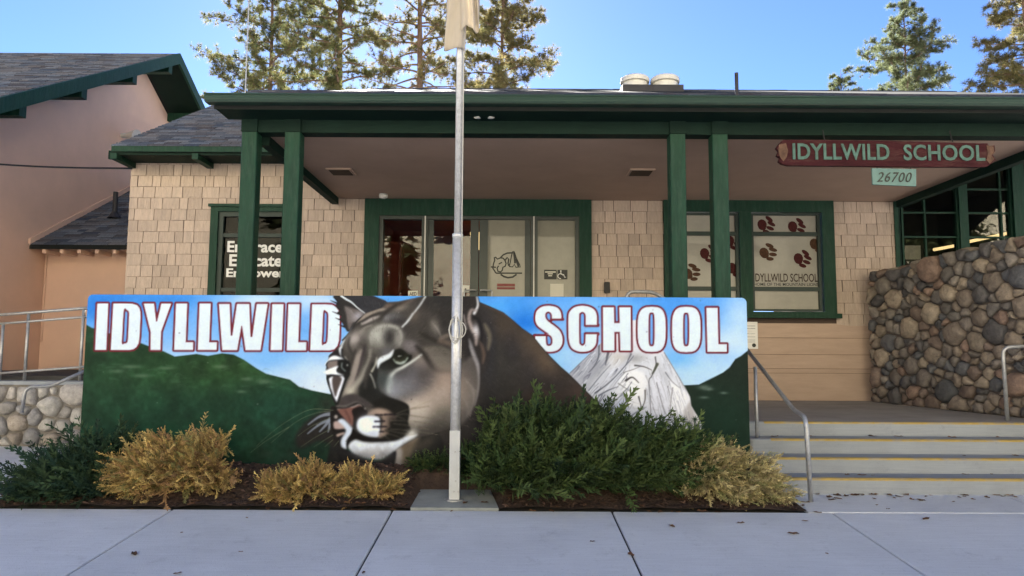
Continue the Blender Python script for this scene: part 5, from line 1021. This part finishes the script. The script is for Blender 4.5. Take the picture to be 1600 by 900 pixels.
a, b_ = P(979,470,8.3), P(1037,470,8.3); zt_ = P(1005,456,8.3).z; q = MB(); q.tube(bend([(a.x-.02,8.3,FZ),(a.x,8.3,zt_),(P(1020,456,8.3).x,8.3,zt_),(b_.x,8.3,P(1040,466,8.3).z),(b_.x+.5,8.3,P(1040,466,8.3).z-.3)],.09),PR,12); q.build('rail', M['steel'], hr3, True)
q = MB(); q.tube([(b_.x+.45,8.3,FZ),(b_.x+.45,8.3,P(1040,466,8.3).z-.28)],.018,8); q.build('post', M['steel'], hr3)
rr_ = thing('ramp_railing', (-6.3,YL+.17,zl1), 'grey pipe guard railing along the ramp at left', 'railing')
yr = YL+.17
for (l,r_) in (((-40,495),(150,480.5)),((-40,509),(150,494)),((-40,586),(150,572))):
    q = MB(); q.tube([P(l[0],l[1],yr),P(r_[0],r_[1],yr+.0)],PR*.95 if l[1] < 500 else .016,10); q.build('rail', M['steel'], rr_, True)
for px,pt_,pb_ in ((5,507,598),(45,490,598),(131,483,598)):
    a = P(px,pt_,yr); b_ = P(px-2,pb_,yr); q = MB(); q.tube([(a.x,yr,a.z),(a.x,yr,zl1+.03)],.020,10); q.build('post', M['steel'], rr_, True)
hr4 = thing('handrail', (P(28,716,8.6).x,8.6,path_z(8.6)), 'low bent pipe handrail in front of the pale cobblestone wall', 'handrail')
a = P(29,717,8.6); q = MB(); q.tube(bend([(a.x,8.6,path_z(8.6)),(a.x+.03,8.6,P(35,604,8.6).z),(P(78,604,8.75).x,8.75,P(78,604,8.75).z),P(150,572,9.0)],.09),PR,12); q.build('rail', M['steel'], hr4, True)
# ------------------------------------------------------------------ signs
YSN = 7.30
sg = thing('wooden_sign', (P(1385,240,YSN).x,YSN,P(1385,240,YSN).z), 'weathered maroon plank sign with teal school lettering hanging under the eave', 'sign')
def S(px,py): q_ = P(px,py,YSN); return (q_.x,q_.z)
top = [S(1224,218.5),S(1300,219),S(1380,220),S(1460,222),S(1535,224)]; rgt = [S(1543,224),S(1545,228),S(1554,227),S(1555,236),S(1551,242),S(1556,249),S(1547,257),S(1543,260)]; bot = [S(1530,261),S(1450,260.5),S(1380,260),S(1300,259),S(1232,258.5)]; lft = [S(1222,256),S(1217,252),S(1219,246),S(1214,243),S(1217,236),S(1213,231),S(1218,224)]
q = MB(); q.prism((top+rgt+bot+lft)[::-1],YSN,YSN+.045); q.build('plank', M['maroon'], sg)
for ln in ([S(1217,226),S(1228,224),S(1231,236),S(1229,246),S(1224,252),S(1219,246),S(1216,236)],[S(1541,227),S(1552,229),S(1553,238),S(1549,243),S(1553,249),S(1546,256),S(1541,250),S(1543,240)]):
    q = MB(); q.prism(ln if False else ln[::-1],YSN-.006,YSN+.002); q.build('bare_end', M['barewood'], sg)
fit_text('lettering','IDYLLWILD',S(1238,238)[0],S(1389,238)[0],S(1313,250)[1],S(1313,225)[1],YSN-.008,M['teal'],sg,tilt=-.003,offset=.022,extrude=.004,spacing=1.04)
fit_text('lettering','SCHOOL',S(1411,238)[0],S(1538,238)[0],S(1475,251.5)[1],S(1475,226.5)[1],YSN-.008,M['teal'],sg,tilt=-.003,offset=.022,extrude=.004,spacing=1.06)
for px in (1290,1490):
    c = S(px,219); q = MB(); q.tube([(c[0],YSN+.02,c[1]-.01),(c[0],YSN+.06,SZ+.02)],.006,6); q.build('hanger', M['black'], sg)
ns = thing('number_sign', (P(1397,276,YSN).x,YSN,P(1397,276,YSN).z), 'small pale teal board with house number 26700 below the plank sign', 'sign')
q = MB(); q.prism([S(1364,288),S(1432,291),S(1432,264),S(1363,262.5)],YSN+.005,YSN+.025); q.build('board', M['teal2'], ns)
fit_text('lettering','26700',S(1370,277)[0],S(1425,277)[0],S(1398,284.5)[1],S(1398,269)[1],YSN+.001,M['inkblack'],ns,tilt=-.01,shear=.35,extrude=.002,spacing=1.1)
q = MB()
for px in (1372,1424): c = S(px,262); q.tube([(c[0],YSN+.02,c[1]-.02),(c[0],YSN+.02,c[1]+.04)],.004,5)
q.build('hook', M['black'], ns)
yn = YW-.04; nt = thing('notice_sign', (P(1175,524,yn).x,yn,P(1175,524,yn).z), 'small white printed notice on the tan boards beside the mural edge', 'sign')
def Nn_(px,py): q_ = P(px,py,yn); return (q_.x,q_.z)
q = MB(); a,b_ = Nn_(1158,545),Nn_(1183.5,503); q.box(a[0],b_[0],yn,yn+.012,a[1],b_[1]); q.build('plate', M['white'], nt)
for y_ in (509,513,521,526,531,534): a,b_ = Nn_(1161,y_+.9),Nn_(1180,y_-.3); q = MB(); q.box(a[0],b_[0],yn-.003,yn-.001,a[1],b_[1]); q.build('print_line', M['steel'], nt)
c = Nn_(1178,539.5); q = MB(); q.prism(disc_poly(c[0],c[1],.03,.03,0,12),yn-.004,yn-.001); q.build('seal', M['inkblack'], nt)
# ------------------------------------------------------------------ plants
def spray_shape(r, n=9, curl=.25):              # one juniper spray: a spine with paired scale-leaf twigs, unit length along +Z
    V = []; F = []
    def rh(p, d, l, w, up):
        d = d/np.linalg.norm(d); s = np.cross(d, up); s = s/(np.linalg.norm(s)+1e-9); k = len(V)
        V.extend([p, p+d*l*.5+s*w, p+d*l, p+d*l*.5-s*w]); F.extend([k,k+1,k+2,k+3])
    p = np.array([0.,0.,0.]); d = np.array([0.,0.,1.])
    for i in range(n):
        t = i/n; d = d+np.array([r.uniform(-.1,.1),curl*.12,0.]); d /= np.linalg.norm(d); l = 1.1/n
        rh(p, d, l*1.5, .030, np.array([1.,0.,.1]))
        for s_ in (-1,1):
            for q_ in (0,1):
                an = r.uniform(.45,.95); az = r.uniform(-.6,.6)+(0 if q_ == 0 else 1.57)
                dd = d*math.cos(an)+(np.array([math.cos(az),math.sin(az),0.])*s_)*math.sin(an)
                if q_ == 0 or r.rand() < .55: rh(p+d*l*r.rand(), dd, (.30*(1-t)+.10)*r.uniform(.7,1.2), .026, np.array([r.uniform(-1,1),r.uniform(-1,1),.2]))
        p = p+d*l
    return np.array(V), np.array(F)
rsp = np.random.RandomState(77); SPR = [spray_shape(rsp) for _ in range(6)]
def rot_to(d, r):
    d = d/np.linalg.norm(d); a = np.array([1.,0,0]) if abs(d[0]) < .8 else np.array([0,1.,0]); x = np.cross(a,d); x /= np.linalg.norm(x); y = np.cross(d,x); an = r.uniform(0,6.28); c,s = math.cos(an),math.sin(an)
    return np.stack([x*c+y*s,-x*s+y*c,d],1)
def shrub(label, lobes, base, n, cols, seed, size=(.10,.20), lean=(0,0,.55), stems=16, wisp=.05):
    r = np.random.RandomState(seed); o = thing('juniper_shrub', base, label, 'shrub', None)
    V = []; F = []; Cc = []; k = 0; vol = np.array([l[1][0]*l[1][1]*l[1][2] for l in lobes])**.7; vol = vol/vol.sum()
    for i in range(n):
        (c,rad) = lobes[r.choice(len(lobes),p=vol)]; c = np.array(c); rad = np.array(rad)
        while True:
            u = r.normal(size=3); u /= np.linalg.norm(u)
            if u[2] > -.55 and (u[1] < .75): break
        az_ = math.atan2(u[2],u[0]); wob = 1+.16*math.sin(3*az_+seed*1.7+c[0]*9)+.12*math.sin(7*az_+seed)+.08*math.sin(11*az_+u[1]*5)
        t = r.uniform(.45,1.0)**.6; p = c+u*rad*t*wob
        gz = bed_z(p[0],min(max(p[1],YE),YM))
        if p[1] > YM-.03: p[1] = YM-.03-r.uniform(0,.06)
        if p[2] < gz+.02: p[2] = gz+.02+r.uniform(0,.05)
        d = u*.75+np.array(lean)+r.normal(size=3)*.28
        if p[1] > YM-.15 and d[1] > 0: d[1] *= .1
        sv,sf = SPR[r.randint(len(SPR))]; L_ = r.uniform(*size)*(1.15 if t > .85 else 1)*(1.9 if (t > .8 and r.rand() < wisp) else 1); q = (sv*L_)@rot_to(d,r).T+(p-d/np.linalg.norm(d)*L_*.35)
        q[:,1] = np.minimum(q[:,1],YM-.012)
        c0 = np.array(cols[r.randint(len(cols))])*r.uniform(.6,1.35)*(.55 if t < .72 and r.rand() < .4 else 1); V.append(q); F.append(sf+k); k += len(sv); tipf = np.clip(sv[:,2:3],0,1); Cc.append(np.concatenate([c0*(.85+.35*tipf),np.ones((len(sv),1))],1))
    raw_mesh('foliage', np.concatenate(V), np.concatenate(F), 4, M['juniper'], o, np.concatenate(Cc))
    q = MB(); b = Vector(base)
    for i in range(stems):
        (c,rad) = lobes[i%len(lobes)]; u = r.normal(size=3); u /= np.linalg.norm(u); e = Vector(c)+Vector((u[0]*rad[0]*.8,u[1]*rad[1]*.6,abs(u[2])*rad[2]*.7)); e.y = min(e.y,YM-.05); m_ = b.lerp(e,.5)+Vector((0,0,.06)); q.tube([b+Vector((r.uniform(-.05,.05),r.uniform(-.03,.03),-.03)),m_,e],.014,5,.004)
    q.build('stem', M['twig'], o); return o
GRN = [(.034,.068,.034),(.026,.056,.034),(.048,.082,.036),(.022,.048,.030)]; GRN2 = [(.052,.085,.026),(.036,.066,.022),(.072,.105,.034),(.026,.048,.020)]
GLD = [(.50,.36,.13),(.40,.285,.11),(.60,.46,.18),(.30,.19,.085),(.46,.34,.14),(.25,.235,.09),(.34,.21,.10)]; GLD2 = [(.50,.43,.21),(.40,.34,.17),(.58,.50,.27),(.29,.225,.12),(.27,.27,.12)]
def lob(px,py,Y,rx,rz,ry=None): c = P(px,py,Y); k = Y/FPX; return ((c.x,c.y,c.z),(rx*k,(ry or rx*.7)*k,rz*k))
def bs(px,Y): x = P(px,790,Y).x; return (x,Y,bed_z(x,Y))
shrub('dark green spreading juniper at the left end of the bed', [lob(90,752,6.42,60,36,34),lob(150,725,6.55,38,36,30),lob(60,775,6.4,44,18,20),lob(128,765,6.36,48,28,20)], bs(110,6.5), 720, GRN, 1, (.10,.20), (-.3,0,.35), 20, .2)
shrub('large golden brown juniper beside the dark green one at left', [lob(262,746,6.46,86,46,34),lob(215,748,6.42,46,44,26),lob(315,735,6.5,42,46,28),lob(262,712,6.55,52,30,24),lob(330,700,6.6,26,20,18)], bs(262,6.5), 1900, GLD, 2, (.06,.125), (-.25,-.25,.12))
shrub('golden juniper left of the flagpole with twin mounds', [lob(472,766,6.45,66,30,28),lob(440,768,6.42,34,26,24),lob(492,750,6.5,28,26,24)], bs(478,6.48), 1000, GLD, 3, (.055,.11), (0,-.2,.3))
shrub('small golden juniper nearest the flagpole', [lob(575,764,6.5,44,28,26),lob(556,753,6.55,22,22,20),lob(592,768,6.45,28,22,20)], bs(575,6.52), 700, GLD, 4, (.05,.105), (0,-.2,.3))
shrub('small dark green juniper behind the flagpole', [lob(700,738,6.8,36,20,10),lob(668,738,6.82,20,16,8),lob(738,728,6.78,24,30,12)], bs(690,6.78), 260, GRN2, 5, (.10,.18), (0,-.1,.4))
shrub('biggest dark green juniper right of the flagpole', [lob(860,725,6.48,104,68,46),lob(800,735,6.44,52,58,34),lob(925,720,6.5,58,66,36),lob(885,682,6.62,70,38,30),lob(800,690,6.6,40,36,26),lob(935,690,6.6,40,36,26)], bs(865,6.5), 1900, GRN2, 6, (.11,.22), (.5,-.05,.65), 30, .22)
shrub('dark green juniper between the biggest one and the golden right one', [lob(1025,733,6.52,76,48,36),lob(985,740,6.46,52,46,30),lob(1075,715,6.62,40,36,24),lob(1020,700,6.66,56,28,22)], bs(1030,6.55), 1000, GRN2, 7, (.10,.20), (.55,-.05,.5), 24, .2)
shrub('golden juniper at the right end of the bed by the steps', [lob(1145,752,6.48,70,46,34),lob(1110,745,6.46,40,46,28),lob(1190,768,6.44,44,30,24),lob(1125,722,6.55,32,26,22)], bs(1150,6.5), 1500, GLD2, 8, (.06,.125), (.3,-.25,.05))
# bark mulch and fallen leaves
r = np.random.RandomState(9); V = []; F = []; Cc = []; k = 0
for i in range(5200):
    y = r.uniform(YE+.02,YM-.02); x = r.uniform(bed_left(y)+.02,bx1-.03)
    if a0-.03 < x < a1+.03 and y < YE+.5: continue
    z = bed_z(x,y)+.004; an = r.uniform(0,3.14); l = r.uniform(.012,.04); w = r.uniform(.005,.014); c,s = math.cos(an),math.sin(an); tl = r.uniform(-.4,.4); h = r.uniform(.003,.012)
    pts = [(-l,-w*.6,-tl*l),(l,-w,tl*l),(l*.9,w,tl*l+h*.3),(-l*.8,w*.7,-tl*l+h*.3),(0,0,h+.004)]; V += [(x+p[0]*c-p[1]*s,y+p[0]*s+p[1]*c,z+p[2]+.006) for p in pts]
    F += [k,k+1,k+4,k+1,k+2,k+4,k+2,k+3,k+4,k+3,k,k+4]; k += 5; b_ = r.choice([.5,.8,1.,1.3,2.6],p=[.3,.3,.25,.12,.03]); cc = np.array([.085,.05,.034])*b_; Cc += [(cc[0],cc[1],cc[2],1)]*5
mo = raw_mesh('bark_mulch', V, F, 3, M['mulch'], None, Cc); tag(mo,'dark brown bark mulch chips covering the bed in front of the mural','mulch',kind='stuff')
V = []; F = []; Cc = []; k = 0
spots = [(150,712),(60,722),(33,736),(277,897),(376,863),(386,810),(284,833),(210,867),(1158,818),(1050,823),(926,847),(986,868),(1240,835),(1258,815),(568,896),(1292,866)]
spots2 = [(1310,780,6.7),(1322,776,6.75),(1334,774,6.76),(1345,773,6.76),(1300,782,6.66),(1370,790,6.5),(1440,783,6.6),(1447,812,6.3),(1500,778,6.7),(1520,781,6.66),(1310,775,6.7),(1388,796,6.5),(1295,776,6.7)]
lp = [(PZ(x,y,walk_z(5.6)).x,None,(x,y)) for x,y in spots]
def on_walk(px,py):
    d = ray(px,py); t = (CAM.z-walk_z(0))/(SLOPE*d.y-d.z); return CAM+d*t
pos = [on_walk(x,y) for x,y in spots]+[on_walk(x,y) for x,y,_ in spots2]
for i in range(80):
    x = r.uniform(-4,2.7); pos.append(Vector((x,r.uniform(YE,YE+.25) if i%4 else YE-r.uniform(0,.12)**1.5,0)))
for i in range(40): pos.append(Vector((r.uniform(2.4,5.2),YS-abs(r.normal())*.10,0)))
for i in range(14): k_ = r.randint(1,4); pos.append(Vector((r.uniform(2.6,5.2),YS+k_*TR-r.uniform(.02,.15),k_*RIS+.004)))
for p in pos:
    y = p.y; z = p.z if p.z > .1 else (walk_z(y)+.004 if (y < YE or p.x > bx1) else bed_z(p.x,y)+.015); s_ = r.uniform(.012,.034); an = r.uniform(0,6.28); c,s = math.cos(an),math.sin(an)
    sh = [(-1.5,0,.1),(-.7,.55,.35),(.2,.7,.15),(1.1,.4,.4),(1.6,0,.2),(1.0,-.45,.5),(.1,-.65,.2),(-.8,-.5,.45),(0,0,.02)]; V += [(p.x+(q[0]*c-q[1]*s)*s_,y+(q[0]*s+q[1]*c)*s_,z+q[2]*s_*r.uniform(.5,1.3)) for q in sh]
    for q in range(8): F += [k+q,k+(q+1)%8,k+8]
    k += 9; b_ = r.uniform(.5,1.4); Cc += [(.16*b_,.075*b_,.035*b_,1)]*9
M['leafattr'] = mat('dry_leaf_colour',(.1,.1,.1),.9,.3,30,attr=True)
lo = raw_mesh('fallen_leaves', V, F, 3, M['leafattr'], None, Cc); tag(lo,'dry brown leaves scattered over the walk, bed edge and steps','leaves',kind='stuff')
# ------------------------------------------------------------------ pines behind the roof
def tuft_shape(r, n=18):
    V = []; F = []
    for i in range(n):
        az = 2.4*i+r.uniform(-.3,.3); el = r.uniform(.1,1.25); d = np.array([math.cos(az)*math.cos(el),math.sin(az)*math.cos(el),math.sin(el)]); s = np.cross(d,r.normal(size=3)); s /= np.linalg.norm(s); l = r.uniform(.7,1.1); k = len(V)
        V += [s*.042,-s*.042,d*l+s*.010]; F += [k,k+1,k+2]
    return np.array(V), np.array(F)
rt = np.random.RandomState(31); TUF = [tuft_shape(rt) for _ in range(6)]
def pine(label, px, Y, height, z_lo, spread, dens, seed, cols, trunk_r, top_taper=.5, tuft=.24, lean=0., bare=.0, base_z=0., droop=-.12):
    r = np.random.RandomState(seed); x = P(px,140,Y).x; o = thing('pine_tree',(x,Y,base_z),label,'tree','pines behind the roof')
    tr = MB(); pts = [(x+lean*t*height+.08*math.sin(t*7+seed),Y+.06*math.cos(t*5+seed),base_z-.2+t*height) for t in [i/14 for i in range(15)]]; tr.tube(pts,[trunk_r*(1-t*.93) for t in [i/14 for i in range(15)]],9)
    V = []; F = []; Cc = []; k = 0; lim = MB()
    z = z_lo; az = r.uniform(0,6.28)
    while z < base_z+height-.3:
        t = (z-base_z)/height; f_ = (z-z_lo)/(base_z+height-z_lo); prof = (1-f_)**top_taper*(.75+.25*min(1,f_*6)); nb = 1 if r.rand() < .8 else 2
        for _ in range(nb):
            az += 2.4+r.uniform(-.5,.5); L_ = spread*prof*r.uniform(.55,1.1)+.25; p = np.array([x+lean*(z-base_z)+.08*math.sin(t*7+seed),Y+.06*math.cos(t*5+seed),z]); d = np.array([math.cos(az),math.sin(az),r.uniform(.0,.35)+.35*f_]); bp = [p.copy()]; n = 6
            for i in range(n):
                d = d+np.array([r.uniform(-.16,.16),r.uniform(-.16,.16),(droop if i < 3 else .10)+r.uniform(-.08,.08)]); d /= np.linalg.norm(d); p = p+d*L_/n; bp.append(p.copy())
            lim.tube([tuple(q) for q in bp],[max(.012,trunk_r*.30*(1-t*.6)*(1-i/n*.85)) for i in range(n+1)],5,cap=False)
            if r.rand() < bare: continue
            for i in range(2,n+1):
                for s_ in range(max(1,int(dens*1.9*(.6+.6*i/n)*L_/2.2+r.rand()))):
                    td = r.normal(size=3)*.7+d*.7; td[2] += .25; td /= np.linalg.norm(td); tl = r.uniform(.15,.5)*(.5+L_*.18); a = bp[i]+(bp[i-1]-bp[i])*r.rand(); e = a+td*tl
                    lim.tube([tuple(a),tuple(e)],.010,3,.006,cap=False)
                    for u in (1.,.72,.45)[:2+int(r.rand() < .5)]:
                        q = a+td*tl*u; sv,sf = TUF[r.randint(6)]; w = (sv*tuft*r.uniform(.75,1.2))@rot_to(td+r.normal(size=3)*.25,r).T+q; c0 = np.array(cols[r.randint(len(cols))])*r.uniform(.7,1.3); V.append(w); F.append(sf+k); k += len(sv); Cc.append(np.tile(np.append(c0,1),(len(sv),1)))
        z += r.uniform(.12,.24)
    tr.build('trunk', M['bark'], o, True); lim.build('limbs', M['bark'], o)
    raw_mesh('crown', np.concatenate(V), np.concatenate(F), 3, M['needle'], o, np.concatenate(Cc)); return o
NC = [(.105,.115,.045),(.08,.10,.04),(.13,.13,.05),(.15,.135,.055)]; NC2 = [(.10,.12,.055),(.125,.14,.07),(.085,.10,.048)]; NC3 = [(.145,.13,.055),(.115,.115,.045),(.18,.15,.065)]
pine('leftmost tall pine behind the porch roof with an airy crown', 419, 36, 25, 11.0, 3.9, 3.6, 41, NC, .24, .5)
pine('second pine from the left with a thick straight trunk', 527, 33, 26, 11.0, 3.3, 3.0, 42, NC, .29, .45, bare=.1)
pine('third pine from the left with bare limbs left of the flagpole', 655, 32, 26, 10.5, 2.9, 2.6, 43, NC3, .27, .45, bare=.3)
pine('dense broad pine right of the flagpole', 786, 36, 24, 10.5, 3.8, 5.2, 44, NC3, .26, .5)
pine('lone pointed pine standing above the right part of the roof', 1416, 40, 22.0, 12.0, 4.9, 4.4, 45, NC2, .24, .75)
pine('small pine tip left of the lone pointed pine', 1314, 42, 18.6, 10.0, 2.4, 4.2, 46, NC2, .14, .7)
pine('pine with golden needles cut by the right edge', 1606, 34, 22, 10.5, 3.0, 5.0, 47, NC3, .22, .4)
# ------------------------------------------------------------------ street side behind the viewer, seen in the window glass; hill raised to bounce fill light
hv = []; hf = []; nx, ny = 40, 12
for j in range(ny+1):
    for i in range(nx+1):
        x = -160+320*i/nx; y = -26-110*j/ny; h = -.9+max(0,(j-.6))**1.25*3.6+ (2.2*math.sin(i*.9+j*.4)+1.6*math.sin(i*.37-j*.8))*min(1,j/3)
        hv.append((x,y,h))
for j in range(ny):
    for i in range(nx): k = j*(nx+1)+i; hf.append((k,k+nx+1,k+nx+2,k+1))
q = MB(); q.add(hv,hf); struct(q.build('hillside', M['hill'], None, True))
r = np.random.RandomState(6); V = []; F = []; Cc = []; k = 0
for i in range(100):
    x = [r.uniform(-80,80),r.uniform(-30,-8),r.uniform(22,46),r.uniform(24,44)][i%4]; y = r.uniform(-80,-28) if i%4 < 2 else r.uniform(-44,-28); h = r.uniform(6,13) if i%4 < 2 else r.uniform(9,16); zb = -1+max(0,(-26-y)/9.2-.6)**1.25*3.6
    for j in range(70):
        t = r.rand()**.8; R_ = h*.2*(1-t)+.3; az = r.uniform(0,6.28); c = np.array([x+R_*.6*math.cos(az),y+R_*.6*math.sin(az),zb+h*(.15+.85*t)]); d = np.array([math.cos(az),math.sin(az),-.15]); s = np.array([-math.sin(az),math.cos(az),0.]); w = R_*.5
        V += [c-s*w,c+s*w,c+d*w*1.3+s*w*.3,c+np.array([0,0,w*.8])]; F += [k,k+1,k+2,k,k+1,k+3]; k += 4; cc = np.array([.055,.065,.025])*r.uniform(.6,1.6); Cc += [(cc[0],cc[1],cc[2],1)]*4
wd = raw_mesh('woodland', V, F, 3, M['needle'], None, Cc); tag(wd,'wooded dry hillside across the street mirrored in the glass','woodland',kind='stuff')
